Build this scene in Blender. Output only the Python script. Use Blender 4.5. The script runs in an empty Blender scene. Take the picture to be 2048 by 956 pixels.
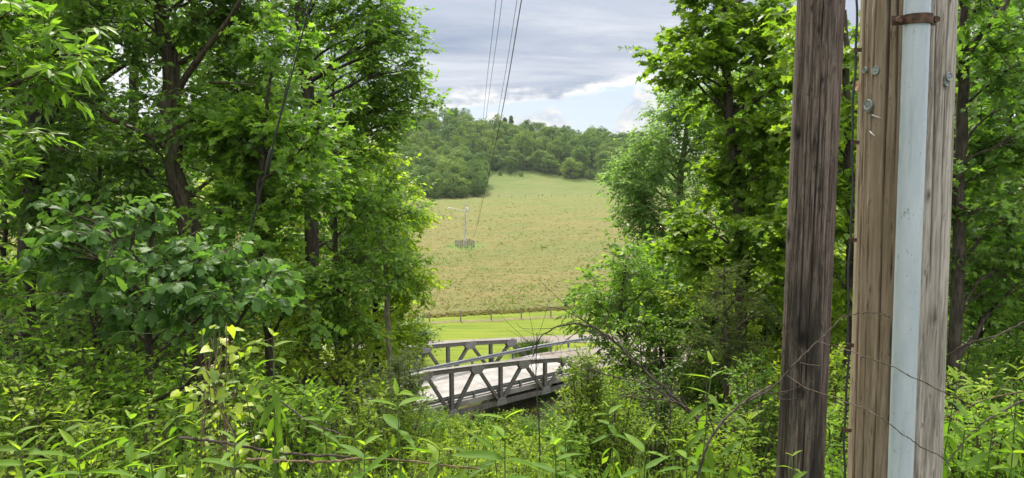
import bpy, math
import numpy as np
from mathutils import Vector
S = bpy.context.scene
COL = S.collection
R = math.radians

# ------------------------------------------------------------------ camera
EYE = np.array([0.0, 0.0, 17.6])
F = 1462.0
PITCH = R(6.28)
cam_d = bpy.data.cameras.new('camera')
cam_d.sensor_width = 36.0
cam_d.lens = 36.0 * F / 2048.0
cam_d.clip_start = 0.05
cam_d.clip_end = 6000.0
cam = bpy.data.objects.new('camera', cam_d)
COL.objects.link(cam)
cam.location = EYE
cam.rotation_euler = (R(90) - PITCH, 0, 0)
S.camera = cam

# ------------------------------------------------------------------ light
SUN_AZ, SUN_EL = R(-14), R(50)          # azimuth clockwise from +Y
sun_d = bpy.data.lights.new('sun', 'SUN')
sun_d.energy = 1.7
sun_d.angle = R(6.0)
sun_d.color = (1.0, 0.93, 0.80)
sun = bpy.data.objects.new('sun', sun_d)
COL.objects.link(sun)
sdir = Vector((math.sin(SUN_AZ) * math.cos(SUN_EL), math.cos(SUN_AZ) * math.cos(SUN_EL), math.sin(SUN_EL)))
sun.rotation_euler = (-sdir).to_track_quat('-Z', 'Y').to_euler()
sun.location = (0, 60, 90)

S.view_settings.view_transform = 'Standard'
S.view_settings.look = 'None'
S.view_settings.gamma = 1.0
S.view_settings.use_curve_mapping = False
S.view_settings.exposure = 2.02
S.cycles.max_bounces = 10
S.cycles.diffuse_bounces = 8
S.cycles.glossy_bounces = 2
S.cycles.transmission_bounces = 8
S.cycles.transparent_max_bounces = 4
S.cycles.volume_bounces = 0
S.cycles.use_denoising = True
S.cycles.use_adaptive_sampling = True
S.cycles.adaptive_threshold = 0.01
S.cycles.caustics_reflective = False
S.cycles.caustics_refractive = False


# ------------------------------------------------------------------ node helpers
class NT:
    def __init__(s, tree):
        s.t = tree
        s.t.nodes.clear()

    def n(s, kind, **kw):
        nd = s.t.nodes.new(kind)
        for k, v in kw.items():
            setattr(nd, k, v)
        return nd

    def put(s, sock, v):
        if v is None:
            return
        if isinstance(v, bpy.types.NodeSocket):
            s.t.links.new(v, sock)
        elif isinstance(v, (tuple, list)):
            v = tuple(v)
            if len(sock.default_value) == 4 and len(v) == 3:
                v = v + (1.0,)
            sock.default_value = v
        else:
            sock.default_value = v

    def math(s, op, a, b=None, c=None, clamp=False):
        nd = s.n('ShaderNodeMath', operation=op, use_clamp=clamp)
        s.put(nd.inputs[0], a)
        s.put(nd.inputs[1], b)
        s.put(nd.inputs[2], c)
        return nd.outputs[0]

    def vmath(s, op, a, b=None):
        nd = s.n('ShaderNodeVectorMath', operation=op)
        s.put(nd.inputs[0], a)
        s.put(nd.inputs[1], b)
        return nd.outputs[0]

    def mix(s, f, a, b, blend='MIX'):
        nd = s.n('ShaderNodeMix', data_type='RGBA', blend_type=blend)
        s.put(nd.inputs[0], f)
        s.put(nd.inputs[6], a)
        s.put(nd.inputs[7], b)
        return nd.outputs[2]

    def ramp(s, f, stops, interp='LINEAR'):
        nd = s.n('ShaderNodeValToRGB')
        nd.color_ramp.interpolation = interp
        e = nd.color_ramp.elements
        while len(e) < len(stops):
            e.new(0.5)
        for el, (p, c) in zip(e, stops):
            el.position = p
            el.color = (c[0], c[1], c[2], 1.0) if not isinstance(c, float) else (c, c, c, 1.0)
        s.put(nd.inputs[0], f)
        return nd.outputs[0]

    def step(s, x, a, b):                       # smoothstep, a may exceed b
        nd = s.n('ShaderNodeMapRange', interpolation_type='SMOOTHSTEP')
        s.put(nd.inputs[0], x)
        if not isinstance(a, bpy.types.NodeSocket) and not isinstance(b, bpy.types.NodeSocket) and a > b:
            a, b = b, a
            s.put(nd.inputs[1], a); s.put(nd.inputs[2], b)
            nd.inputs[3].default_value, nd.inputs[4].default_value = 1.0, 0.0
        else:
            s.put(nd.inputs[1], a); s.put(nd.inputs[2], b)
        return nd.outputs[0]

    def noise(s, vec, scale, detail=4.0, rough=0.55, dist=0.0):
        nd = s.n('ShaderNodeTexNoise')
        s.put(nd.inputs['Vector'], vec)
        nd.inputs['Scale'].default_value = scale
        nd.inputs['Detail'].default_value = detail
        nd.inputs['Roughness'].default_value = rough
        nd.inputs['Distortion'].default_value = dist
        return nd.outputs[0]

    def mapping(s, vec, scale=(1, 1, 1), loc=(0, 0, 0), rot=(0, 0, 0)):
        nd = s.n('ShaderNodeMapping')
        s.put(nd.inputs[0], vec)
        nd.inputs[1].default_value = loc
        nd.inputs[2].default_value = rot
        nd.inputs[3].default_value = scale
        return nd.outputs[0]

    def coord(s, which='Object'):
        return s.n('ShaderNodeTexCoord').outputs[which]

    def sep(s, v):
        nd = s.n('ShaderNodeSeparateXYZ')
        s.put(nd.inputs[0], v)
        return nd.outputs

    def comb(s, x, y, z):
        nd = s.n('ShaderNodeCombineXYZ')
        s.put(nd.inputs[0], x); s.put(nd.inputs[1], y); s.put(nd.inputs[2], z)
        return nd.outputs[0]

    def bump(s, h, strength=0.4, dist=0.02):
        nd = s.n('ShaderNodeBump')
        nd.inputs['Strength'].default_value = strength
        nd.inputs['Distance'].default_value = dist
        s.put(nd.inputs['Height'], h)
        return nd.outputs[0]

    def pbr(s, col, rough=0.8, spec=0.3, metal=0.0, normal=None):
        nd = s.n('ShaderNodeBsdfPrincipled')
        s.put(nd.inputs['Base Color'], col)
        s.put(nd.inputs['Roughness'], rough)
        nd.inputs['Specular IOR Level'].default_value = spec
        s.put(nd.inputs['Metallic'], metal)
        if normal is not None:
            s.put(nd.inputs['Normal'], normal)
        return nd.outputs[0]

    def out(s, surf=None, vol=None, kind='ShaderNodeOutputMaterial'):
        nd = s.n(kind)
        if surf is not None:
            s.t.links.new(surf, nd.inputs[0])
        if vol is not None:
            s.t.links.new(vol, nd.inputs[1])


def material(name):
    m = bpy.data.materials.new(name)
    m.use_nodes = True
    return m, NT(m.node_tree)


# ------------------------------------------------------------------ world: clear band, cloud deck, far cumulus
W = bpy.data.worlds.new('World')
S.world = W
W.use_nodes = True
n = NT(W.node_tree)
sky = n.n('ShaderNodeTexSky', sky_type='NISHITA')
sky.sun_disc = False
sky.sun_elevation = SUN_EL
sky.sun_rotation = SUN_AZ % (2 * math.pi)
sky.air_density = 1.0
sky.dust_density = 1.5
d_ = n.coord('Generated')
dx, dy, dz = n.sep(d_)
zc = n.math('MAXIMUM', dz, 0.0)
den = n.math('ADD', zc, 0.10)
plane = n.comb(n.math('DIVIDE', dx, den), n.math('DIVIDE', dy, den), 0.0)
hv = n.mapping(d_, (1, 1, 2.6))
wob = n.noise(hv, 7.0, 6.0, 0.6)
wob2 = n.noise(hv, 26.0, 5.0, 0.6)
big = n.noise(n.mapping(plane, (0.55, 1.0, 1.0), rot=(0, 0, R(-25))), 0.75, 7.0, 0.58, 0.6)
streak = n.noise(n.mapping(plane, (0.6, 1.25, 1.0), rot=(0, 0, R(-32))), 1.25, 8.0, 0.64, 0.7)
clear = n.mix(n.step(zc, 0.0, 0.25), (2.5, 3.0, 3.5), (1.9, 2.5, 3.4))
clear = n.mix(0.10, clear, sky.outputs[0])
# cloud deck above a slanting lower edge
edge = n.math('ADD', 0.074, n.math('MULTIPLY', dx, 0.10))
edge = n.math('ADD', edge, n.math('MULTIPLY', n.math('SUBTRACT', wob, 0.5), 0.055))
edge = n.math('ADD', edge, n.math('MULTIPLY', n.math('SUBTRACT', wob2, 0.5), 0.034))
above = n.math('SUBTRACT', zc, edge)
deckm = n.step(above, -0.003, 0.008)
deckc = n.ramp(n.math('ADD', n.math('MULTIPLY', big, 0.6), n.math('MULTIPLY', streak, 0.4)),
               [(0.36, (1.25, 1.55, 2.15)), (0.46, (1.7, 1.98, 2.5)), (0.54, (2.2, 2.42, 2.85)), (0.62, (2.95, 3.1, 3.4))])
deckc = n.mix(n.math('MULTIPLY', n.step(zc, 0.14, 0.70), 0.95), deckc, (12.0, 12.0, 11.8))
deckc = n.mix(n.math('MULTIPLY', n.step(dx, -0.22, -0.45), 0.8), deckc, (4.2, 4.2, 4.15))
rim = n.math('MULTIPLY', n.step(above, 0.024, 0.001), n.step(n.math('ADD', n.math('MULTIPLY', wob, 0.6), n.math('MULTIPLY', wob2, 0.4)), 0.34, 0.56))
deckc = n.mix(n.math('MULTIPLY', rim, 0.8), deckc, (5.6, 5.4, 4.9))
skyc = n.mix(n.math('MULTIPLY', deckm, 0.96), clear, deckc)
# veil of thin cloud inside the clear band, cumulus heaps near the horizon
veil = n.math('MULTIPLY', n.step(streak, 0.45, 0.7), n.math('SUBTRACT', 0.55, n.math('MULTIPLY', deckm, 0.55)))
skyc = n.mix(veil, skyc, (2.9, 3.1, 3.4))
az = n.math('ARCTAN2', dx, dy)
prof = n.noise(n.comb(n.math('MULTIPLY', az, 6.0), 3.3, 0.0), 1.0, 1.0, 0.5)
puff = n.noise(n.mapping(d_, (1, 1, 1.6), loc=(2, 1, 0)), 24.0, 6.0, 0.62)
ctop = n.math('ADD', n.math('MULTIPLY', n.step(prof, 0.34, 0.60), 0.085), 0.008)
ctop = n.math('ADD', ctop, n.math('MULTIPLY', n.math('SUBTRACT', puff, 0.5), 0.05))
cm = n.step(n.math('SUBTRACT', ctop, zc), -0.001, 0.006)
cm = n.math('MULTIPLY', cm, n.math('SUBTRACT', 1.0, n.math('MULTIPLY', deckm, 0.9)))
cc = n.mix(n.step(puff, 0.36, 0.62), (2.3, 2.6, 3.1), (4.0, 3.85, 3.5))
skyc = n.mix(n.math('MULTIPLY', cm, 0.85), skyc, cc)
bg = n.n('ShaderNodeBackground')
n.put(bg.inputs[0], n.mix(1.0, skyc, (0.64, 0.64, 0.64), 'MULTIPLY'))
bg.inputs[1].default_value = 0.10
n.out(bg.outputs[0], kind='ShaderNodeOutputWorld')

# ------------------------------------------------------------------ geometry helpers
RNG = np.random.default_rng(11)


def P(px, py, Y):
    """Point seen at photograph position (px, py), Y metres ahead."""
    u = (np.asarray(px, float) - 1024.0) / F
    v = (478.0 - np.asarray(py, float)) / F
    dyv = math.cos(PITCH) + v * math.sin(PITCH)
    dzv = -math.sin(PITCH) + v * math.cos(PITCH)
    k = Y / dyv
    return np.stack(np.broadcast_arrays(u * k, np.asarray(Y, float), EYE[2] + dzv * k), -1)


def pix(p):
    p = np.atleast_2d(p) - EYE
    c, s_ = math.cos(PITCH), math.sin(PITCH)
    zc_ = p[:, 1] * c - p[:, 2] * s_
    yc_ = p[:, 1] * s_ + p[:, 2] * c
    zc_ = np.where(zc_ > 0.05, zc_, 0.05)
    return 1024 + F * p[:, 0] / zc_, 478 - F * yc_ / zc_, zc_


def sstep(a, b, x):
    t = np.clip((x - a) / (b - a), 0, 1)
    return t * t * (3 - 2 * t)


BK0 = np.array([-3.9, 45.9])                      # a lower node of the near truss
BU = np.array([0.793, 0.609])
BN = np.array([-0.609, 0.793])
PANEL, TRW, ZB = 3.94, 6.6, 1.1


def terrain(x, y):
    x = np.asarray(x, float); y = np.asarray(y, float)
    yy = y + 0.6 * np.sin(x * 0.21 + 1.0) + 0.25 * np.sin(x * 0.63)
    bank = 15.95 - 0.385 * (np.log1p(np.exp(np.clip((yy - 1.6) * 1.6, -30, 30))) / 1.6 + np.maximum((yy - 1.6), 0) * 0 )
    big_ = (yy - 1.6) * 1.6 > 29
    bank = np.where(big_, 15.95 - 0.385 * (yy - 1.6), bank)
    bank = bank + 0.12 * np.sin(x * 1.3 + y * 0.7) * sstep(4, 10, y)
    # creek crossing under the bridge
    mid = BK0 + BU * PANEL * -0.5 + BN * TRW * 0.5
    e = (x - mid[0]) * BU[0] + (y - mid[1]) * BU[1]
    along = (x - mid[0]) * BN[0] + (y - mid[1]) * BN[1]
    e = e + 0.03 * np.clip(along, -60, 60) ** 2 / 8
    cut = 3.0 * (1 - sstep(4.0, 10.5, np.abs(e))) * (1 - sstep(90, 140, np.abs(along)))
    az_ = x / np.maximum(y, 1.0)
    hill = 7.0 * sstep(335, 430, y) + 23.5 * sstep(395, 530, y) * (1 - 0.36 * sstep(-0.02, 0.13, az_)) \
        + 6.5 * sstep(318, 440, y) * (1 - sstep(-0.075, -0.035, az_))
    hill = hill * (1 - sstep(900, 1500, y) * 0.6)
    val = hill - cut
    # road embankment at the left bridge end
    k_ = 1.2
    d = bank - val
    return np.where(d > 12, bank, np.where(d < -12, val, np.logaddexp(np.clip(d, -20, 20) / k_, 0) * k_ + val))


def gz(x, y):
    return float(terrain(x, y))


def new_mesh(name, V, T, mats, mi=None, attrs=None, smooth=True):
    me = bpy.data.meshes.new(name)
    V = np.ascontiguousarray(V, np.float32); T = np.ascontiguousarray(T, np.int32)
    me.vertices.add(len(V)); me.vertices.foreach_set('co', V.ravel())
    k = T.shape[1]
    me.loops.add(T.size); me.loops.foreach_set('vertex_index', T.ravel())
    me.polygons.add(len(T))
    me.polygons.foreach_set('loop_start', np.arange(0, T.size, k, dtype=np.int32))
    for m in (mats if isinstance(mats, (list, tuple)) else [mats]):
        me.materials.append(m)
    if mi is not None:
        me.polygons.foreach_set('material_index', np.ascontiguousarray(mi, np.int32))
    me.polygons.foreach_set('use_smooth', np.full(len(T), bool(smooth)))
    if attrs:
        for an, av in attrs.items():
            a = me.attributes.new(an, 'FLOAT', 'POINT')
            a.data.foreach_set('value', np.ascontiguousarray(av, np.float32))
    me.update(calc_edges=True)
    return me


class MB:
    """Collects geometry for ONE mesh."""
    def __init__(s):
        s.V, s.T, s.M, s.A, s.n = [], [], [], [], 0

    def add(s, V, T, m=0, a=0.5):
        V = np.asarray(V, float).reshape(-1, 3)
        T = np.asarray(T, int)
        if T.ndim == 2 and T.shape[1] == 4:
            T = np.concatenate([T[:, [0, 1, 2]], T[:, [0, 2, 3]]])
        s.V.append(V); s.T.append(T + s.n); s.M.append(np.full(len(T), m))
        s.A.append(np.full(len(V), a) if np.isscalar(a) else np.asarray(a, float))
        s.n += len(V)
        return s

    def ntri(s):
        return sum(len(t) for t in s.T)

    def build(s, name, mats, parent=None, smooth=False):
        V = np.concatenate(s.V)
        org = np.zeros(3)
        if parent is not None:
            org = np.array(parent.location)
        me = new_mesh(name, V - org, np.concatenate(s.T), mats, np.concatenate(s.M), {'tint': np.concatenate(s.A)}, smooth)
        o = bpy.data.objects.new(name, me)
        COL.objects.link(o)
        if parent is not None:
            o.parent = parent
        return o

    # shapes
    def beam(s, p0, p1, w, h, up=(0, 0, 1), m=0, a=0.5):
        p0 = np.asarray(p0, float); p1 = np.asarray(p1, float)
        t = p1 - p0; t /= np.linalg.norm(t)
        up = np.asarray(up, float)
        sd = np.cross(t, up); sd /= np.linalg.norm(sd)
        u = np.cross(sd, t)
        V = []
        for p in (p0, p1):
            for sx, sy in ((-1, -1), (1, -1), (1, 1), (-1, 1)):
                V.append(p + sd * sx * w / 2 + u * sy * h / 2)
        return s.add(V, [(0, 1, 2, 3), (7, 6, 5, 4), (0, 4, 5, 1), (1, 5, 6, 2), (2, 6, 7, 3), (3, 7, 4, 0)], m, a)

    def hbeam(s, p0, p1, w, h, up, tf=0.03, tw=0.03, m=0):
        """H section: flanges of width w at +-h/2 along up, web between."""
        p0 = np.asarray(p0, float); p1 = np.asarray(p1, float)
        t = (p1 - p0) / np.linalg.norm(p1 - p0)
        up = np.asarray(up, float); up = up - t * np.dot(up, t); up /= np.linalg.norm(up)
        o = up * (h / 2 - tf / 2)
        s.beam(p0 + o, p1 + o, w, tf, up, m); s.beam(p0 - o, p1 - o, w, tf, up, m)
        s.beam(p0, p1, tw, h - 2 * tf, up, m)
        return s

    def tube(s, pts, r, sides=8, m=0, a=0.5, cap=True):
        pts = np.asarray(pts, float)
        rr = np.full(len(pts), r) if np.isscalar(r) else np.asarray(r, float)
        V, T = tubes(pts[None], rr[None], sides)
        s.add(V, T, m, a)
        if cap:
            for i in (0, len(pts) - 1):
                ring = V[i * sides:(i + 1) * sides]
                c = np.vstack([ring, ring.mean(0)])
                tr = [((j + 1) % sides, j, sides) if i == 0 else (j, (j + 1) % sides, sides) for j in range(sides)]
                s.add(c, tr, m, a)
        return s

    def prism(s, poly, off, m=0, a=0.5):
        poly = np.asarray(poly, float); off = np.asarray(off, float); k = len(poly)
        V = np.vstack([poly - off / 2, poly + off / 2])
        T = [(0, j + 1, j) for j in range(1, k - 1)] + [(k, k + j, k + j + 1) for j in range(1, k - 1)]
        for j in range(k):
            q = (j + 1) % k
            T += [(j, q, k + q), (j, k + q, k + j)]
        return s.add(V, T, m, a)


def tubes(paths, radii, sides=3):
    """(N,K,3) polylines -> verts and tris of N tubes."""
    N, K, _ = paths.shape
    t = np.empty_like(paths)
    t[:, 1:-1] = paths[:, 2:] - paths[:, :-2]
    t[:, 0] = paths[:, 1] - paths[:, 0]; t[:, -1] = paths[:, -1] - paths[:, -2]
    t /= np.linalg.norm(t, axis=-1, keepdims=True) + 1e-9
    ref = np.zeros((N, 1, 3)); ref[..., 0] = 1.0
    ax = np.abs(t[:, :, :]).mean(1)
    ref[(ax[:, 0] > 0.75)] = (0, 1, 0)
    b = np.cross(t, ref); b /= np.linalg.norm(b, axis=-1, keepdims=True) + 1e-9
    c = np.cross(t, b)
    an = np.linspace(0, 2 * np.pi, sides, endpoint=False)
    ring = np.cos(an)[None, None, :, None] * b[:, :, None] + np.sin(an)[None, None, :, None] * c[:, :, None]
    V = paths[:, :, None] + ring * radii[:, :, None, None]
    idx = np.arange(N * K * sides).reshape(N, K, sides)
    a_ = idx[:, :-1]; b_ = idx[:, 1:]
    a2 = np.roll(a_, -1, 2); b2 = np.roll(b_, -1, 2)
    T = np.concatenate([np.stack([a_, a2, b2], -1).reshape(-1, 3), np.stack([a_, b2, b_], -1).reshape(-1, 3)])
    return V.reshape(-1, 3), T


def unit(v):
    return v / (np.linalg.norm(v, axis=-1, keepdims=True) + 1e-9)


def spline(pts, n_):
    """Catmull-Rom through pts (any number of columns)."""
    pts = np.asarray(pts, float)
    q = np.vstack([2 * pts[0] - pts[1], pts, 2 * pts[-1] - pts[-2]])
    L = len(pts) - 1
    out = []
    for tt in np.linspace(0, L - 1e-6, n_):
        i = int(tt); f = tt - i
        a, b, c, d = q[i:i + 4]
        out.append(0.5 * (2 * b + (c - a) * f + (2 * a - 5 * b + 4 * c - d) * f * f + (3 * b - a - 3 * c + d) * f ** 3))
    return np.array(out)


def bez(a, b, c, k):
    t = np.linspace(0, 1, k)[None, :, None]
    return a[:, None] * (1 - t) ** 2 + 2 * b[:, None] * t * (1 - t) + c[:, None] * t * t


# ------------------------------------------------------------------ object helpers
def tag(o, label=None, cat=None, group=None, kind=None):
    if label: o['label'] = label
    if cat: o['category'] = cat
    if group: o['group'] = group
    if kind: o['kind'] = kind
    return o


def thing(name, label, cat, loc, group=None):
    o = bpy.data.objects.new(name, None)
    o.empty_display_size = 0.2
    COL.objects.link(o)
    o.location = [float(v) for v in loc]
    return tag(o, label, cat, group)


def sheet(name, pts, mat, kind='structure'):
    """A quad-strip sheet from rows of points (R,C,3)."""
    pts = np.asarray(pts, float)
    r_, c_ = pts.shape[:2]
    i = np.arange(r_ * c_).reshape(r_, c_)
    T = np.stack([i[:-1, :-1], i[:-1, 1:], i[1:, 1:], i[1:, :-1]], -1).reshape(-1, 4)
    me = new_mesh(name, pts.reshape(-1, 3), T, mat)
    o = bpy.data.objects.new(name, me)
    COL.objects.link(o)
    return tag(o, kind=kind)


# ------------------------------------------------------------------ materials
LK = (1.48, 1.28, 1.02)


def leaf_mat(name, dark, mid, light, trans=0.45, gain=1.7, rough=0.45, spec=0.4):
    m, n = material(name)
    a = n.n('ShaderNodeAttribute', attribute_name='tint').outputs['Fac']
    rnd = n.n('ShaderNodeObjectInfo').outputs['Random']
    f = n.math('ADD', a, n.math('MULTIPLY', n.math('SUBTRACT', rnd, 0.5), 0.75 if name == 'leaf_far' else 0.2), clamp=True)
    c = n.ramp(f, [(p_, (q_[0] * LK[0], q_[1] * LK[1], q_[2] * LK[2])) for p_, q_ in ((0.0, dark), (0.5, mid), (1.0, light))])
    vein = n.noise(n.coord('Object'), 9.0, 2.0)
    c = n.mix(n.math('MULTIPLY', vein, 0.35), c, n.mix(1.0, c, (0.75, 0.8, 0.7), 'MULTIPLY'))
    spot = n.noise(n.coord('Object'), 13.0, 3.0, 0.6)
    c = n.mix(n.math('MULTIPLY', n.step(spot, 0.64, 0.74), 0.45), c, (0.20, 0.17, 0.045))
    back = n.n('ShaderNodeNewGeometry').outputs['Backfacing']
    cb = n.mix(n.math('MULTIPLY', back, 0.35), c, n.mix(0.5, c, (0.16, 0.2, 0.12)))
    p = n.pbr(cb, rough, spec)
    tr = n.n('ShaderNodeBsdfTranslucent')
    n.put(tr.inputs[0], n.mix(1.0, c, (gain * 1.05, gain * 1.12, gain * 0.5), 'MULTIPLY'))
    mx = n.n('ShaderNodeMixShader')
    mx.inputs[0].default_value = trans
    n.t.links.new(p, mx.inputs[1]); n.t.links.new(tr.outputs[0], mx.inputs[2])
    n.out(mx.outputs[0])
    return m


def bark_mat(name, dark, light, moss=0.0, zs=0.25):
    m, n = material(name)
    co = n.coord('Object')
    v = n.mapping(co, (1, 1, zs))
    a = n.noise(v, 22.0, 5.0, 0.65)
    b = n.noise(co, 3.0, 3.0)
    c = n.mix(n.step(a, 0.35, 0.68), dark, light)
    if moss > 0:
        c = n.mix(n.math('MULTIPLY', n.step(b, 0.5, 0.7), moss), c, (0.055, 0.075, 0.025))
    else:
        c = n.mix(n.math('MULTIPLY', b, 0.4), c, dark)
    n.out(n.pbr(c, 0.9, 0.15, normal=n.bump(a, 0.8, 0.03)))
    return m


M = {}
M['bark_dark'] = bark_mat('bark_dark', (0.035, 0.03, 0.024), (0.10, 0.085, 0.065))
M['bark_moss'] = bark_mat('bark_moss', (0.045, 0.036, 0.025), (0.13, 0.105, 0.075), 0.5)
M['bark_pale'] = bark_mat('bark_pale', (0.12, 0.10, 0.075), (0.30, 0.26, 0.20))
M['twig'] = bark_mat('twig', (0.05, 0.04, 0.03), (0.14, 0.11, 0.08))
M['deadwood'] = bark_mat('deadwood', (0.04, 0.032, 0.026), (0.13, 0.105, 0.085))
M['deadvine'] = bark_mat('deadvine', (0.10, 0.07, 0.045), (0.26, 0.19, 0.12))
M['greenstem'] = bark_mat('greenstem', (0.07, 0.11, 0.03), (0.13, 0.19, 0.06))

L = {}
L['deep'] = leaf_mat('leaf_deep', (0.034, 0.084, 0.018), (0.062, 0.138, 0.03), (0.115, 0.21, 0.04), 0.48, 1.8, 0.5, 0.28)
L['oak'] = leaf_mat('leaf_oak', (0.028, 0.07, 0.024), (0.05, 0.12, 0.038), (0.085, 0.175, 0.05), 0.45, 1.7, 0.55, 0.22)
L['mid'] = leaf_mat('leaf_mid', (0.045, 0.11, 0.018), (0.082, 0.172, 0.03), (0.15, 0.26, 0.04), 0.52, 1.8, 0.48, 0.28)
L['bright'] = leaf_mat('leaf_bright', (0.085, 0.155, 0.016), (0.15, 0.235, 0.024), (0.22, 0.31, 0.036), 0.56, 1.8, 0.5, 0.25)
L['maple'] = leaf_mat('leaf_maple', (0.05, 0.11, 0.014), (0.098, 0.18, 0.022), (0.18, 0.27, 0.034), 0.54, 1.9, 0.48, 0.28)
L['poplar'] = leaf_mat('leaf_poplar', (0.075, 0.155, 0.06), (0.125, 0.235, 0.09), (0.19, 0.31, 0.13), 0.55, 1.5, 0.5, 0.25)
L['glossy'] = leaf_mat('leaf_glossy', (0.028, 0.068, 0.018), (0.055, 0.12, 0.028), (0.12, 0.20, 0.045), 0.45, 1.7, 0.42, 0.35)
L['cedar'] = leaf_mat('leaf_cedar', (0.045, 0.09, 0.028), (0.085, 0.145, 0.045), (0.16, 0.18, 0.06), 0.4, 1.5, 0.6, 0.2)
L['weed'] = leaf_mat('leaf_weed', (0.06, 0.14, 0.018), (0.11, 0.215, 0.028), (0.18, 0.30, 0.04), 0.5, 1.7, 0.6, 0.18)
L['vine'] = leaf_mat('leaf_vine', (0.08, 0.15, 0.02), (0.16, 0.26, 0.035), (0.27, 0.36, 0.05), 0.5, 1.5)
L['herb'] = leaf_mat('leaf_herb', (0.06, 0.13, 0.015), (0.12, 0.21, 0.024), (0.22, 0.31, 0.036), 0.5, 1.7, 0.6, 0.18)
L['pale'] = leaf_mat('leaf_pale', (0.06, 0.12, 0.04), (0.13, 0.20, 0.08), (0.26, 0.32, 0.16), 0.4, 1.4)
L['far'] = leaf_mat('leaf_far', (0.036, 0.082, 0.024), (0.066, 0.128, 0.034), (0.12, 0.185, 0.046), 0.42, 1.5, 0.65, 0.15)
L['grass'] = leaf_mat('leaf_grass', (0.05, 0.12, 0.02), (0.11, 0.21, 0.03), (0.22, 0.30, 0.06), 0.45, 1.5)
L['hay'] = leaf_mat('leaf_hay', (0.07, 0.092, 0.030), (0.122, 0.118, 0.046), (0.175, 0.158, 0.08), 0.55, 1.2, 0.8, 0.1)


# ------------------------------------------------------------------ leaf templates: y along the leaf, z its upper face
def fan(outline, rib, droop=0.12):
    """Outline around a midrib: centre fan, slightly folded."""
    o = np.array(outline, float)
    V = [(0, rib, 0)] + [(x, y, 0.22 * abs(x) - droop * y * y) for x, y in o]
    k = len(o)
    V = [(x, y, z + 0.05 * math.sin(7 * x + 5 * y)) for x, y, z in V]
    return np.array(V), np.array([(0, 1 + i, 1 + (i + 1) % k) for i in range(k)])


def mirror(half):
    h = list(half)
    return h + [(-x, y) for x, y in reversed(h) if abs(x) > 1e-6]


TPL = {}
TPL['ovate'] = (np.array([(0, 0, 0), (0.27, 0.42, 0.05), (0, 0.5, -0.03), (-0.27, 0.42, 0.05), (0, 1, -0.13)]),
                np.array([(0, 1, 2), (1, 4, 2), (0, 2, 3), (2, 4, 3)]))
TPL['narrow'] = (TPL['ovate'][0] * (0.62, 1, 1), TPL['ovate'][1])
TPL['round'] = (TPL['ovate'][0] * (1.45, 1, 1), TPL['ovate'][1])
TPL['needle'] = (np.array([(0.05, 0, 0), (-0.05, 0, 0), (0, 1, 0.05), (0, 0.3, 0.12)]), np.array([(0, 2, 1), (0, 2, 3)]))
TPL['oak'] = fan(mirror([(0, 0), (0.05, 0.14), (0.15, 0.24), (0.12, 0.34), (0.24, 0.46), (0.18, 0.54), (0.29, 0.68), (0.21, 0.76), (0.22, 0.88), (0.09, 0.93), (0, 1.0)]), 0.55, 0.2)
TPL['maple'] = fan(mirror([(0, 0.05), (0.34, 0.0), (0.22, 0.22), (0.52, 0.46), (0.26, 0.50), (0.20, 0.70), (0, 1.0)]), 0.33, 0.10)
TPL['heart'] = fan(mirror([(0, 0.05), (0.24, -0.05), (0.40, 0.2), (0.30, 0.55), (0, 1.0)]), 0.35, 0.15)


TPL['kite'] = (np.array([(0, 0, 0), (0.27, 0.44, 0.06), (0, 1, -0.11), (-0.27, 0.44, 0.06)]), np.array([(0, 1, 2), (0, 2, 3)]))
TPL['kite_narrow'] = (TPL['kite'][0] * (0.62, 1, 1), TPL['kite'][1])
TPL['kite_round'] = (TPL['kite'][0] * (1.45, 1, 1), TPL['kite'][1])


def base_fan(outline, droop=0.12):
    o = np.array(outline, float)
    V = np.array([(x, y, 0.2 * abs(x) - droop * y * y) for x, y in o])
    return V, np.array([(0, i, i + 1) for i in range(1, len(o) - 1)])


TPL['maple_lite'] = base_fan(mirror([(0, 0.05), (0.42, 0.05), (0.28, 0.28), (0.50, 0.55), (0.20, 0.60), (0, 1.0)]))
TPL['oak_lite'] = base_fan(mirror([(0, 0), (0.20, 0.35), (0.25, 0.68), (0, 1.0)]))
LITE = {'ovate': 'kite', 'narrow': 'kite_narrow', 'round': 'kite_round', 'maple': 'maple_lite', 'oak': 'oak_lite'}


def bake(tpl, pos, dirn, nrm, size):
    V0, T0 = tpl
    y = unit(dirn)
    z = nrm - y * (nrm * y).sum(-1, keepdims=True); z = unit(z)
    x = np.cross(y, z)
    V = pos[:, None] + (V0[None, :, 0:1] * x[:, None] + V0[None, :, 1:2] * y[:, None] + V0[None, :, 2:3] * z[:, None]) * size[:, None, None]
    T = (T0[None] + (np.arange(len(pos)) * len(V0))[:, None, None]).reshape(-1, 3)
    return V.reshape(-1, 3), T


LEAF_ME = {}


def leaf_object(tplname, mat, parent, pos, dirn, nrm, size, bucket):
    """One leaf as an object of its own, sharing its mesh with alike leaves."""
    key = (tplname, mat.name, bucket)
    if key not in LEAF_ME:
        V0, T0 = TPL[tplname]
        LEAF_ME[key] = new_mesh('leaf', V0, T0, mat, None, {'tint': np.full(len(V0), (bucket + 0.5) / 5)}, True)
    o = bpy.data.objects.new('leaf', LEAF_ME[key])
    y = unit(dirn); z = unit(nrm - y * np.dot(nrm, y)); x = np.cross(y, z)
    mw = np.eye(4)
    mw[:3, 0], mw[:3, 1], mw[:3, 2] = x * size, y * size, z * size
    mw[:3, 3] = pos - np.array(parent.location)
    o.parent = parent
    from mathutils import Matrix
    o.matrix_basis = Matrix(mw.tolist())
    COL.objects.link(o)
    return o


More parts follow.
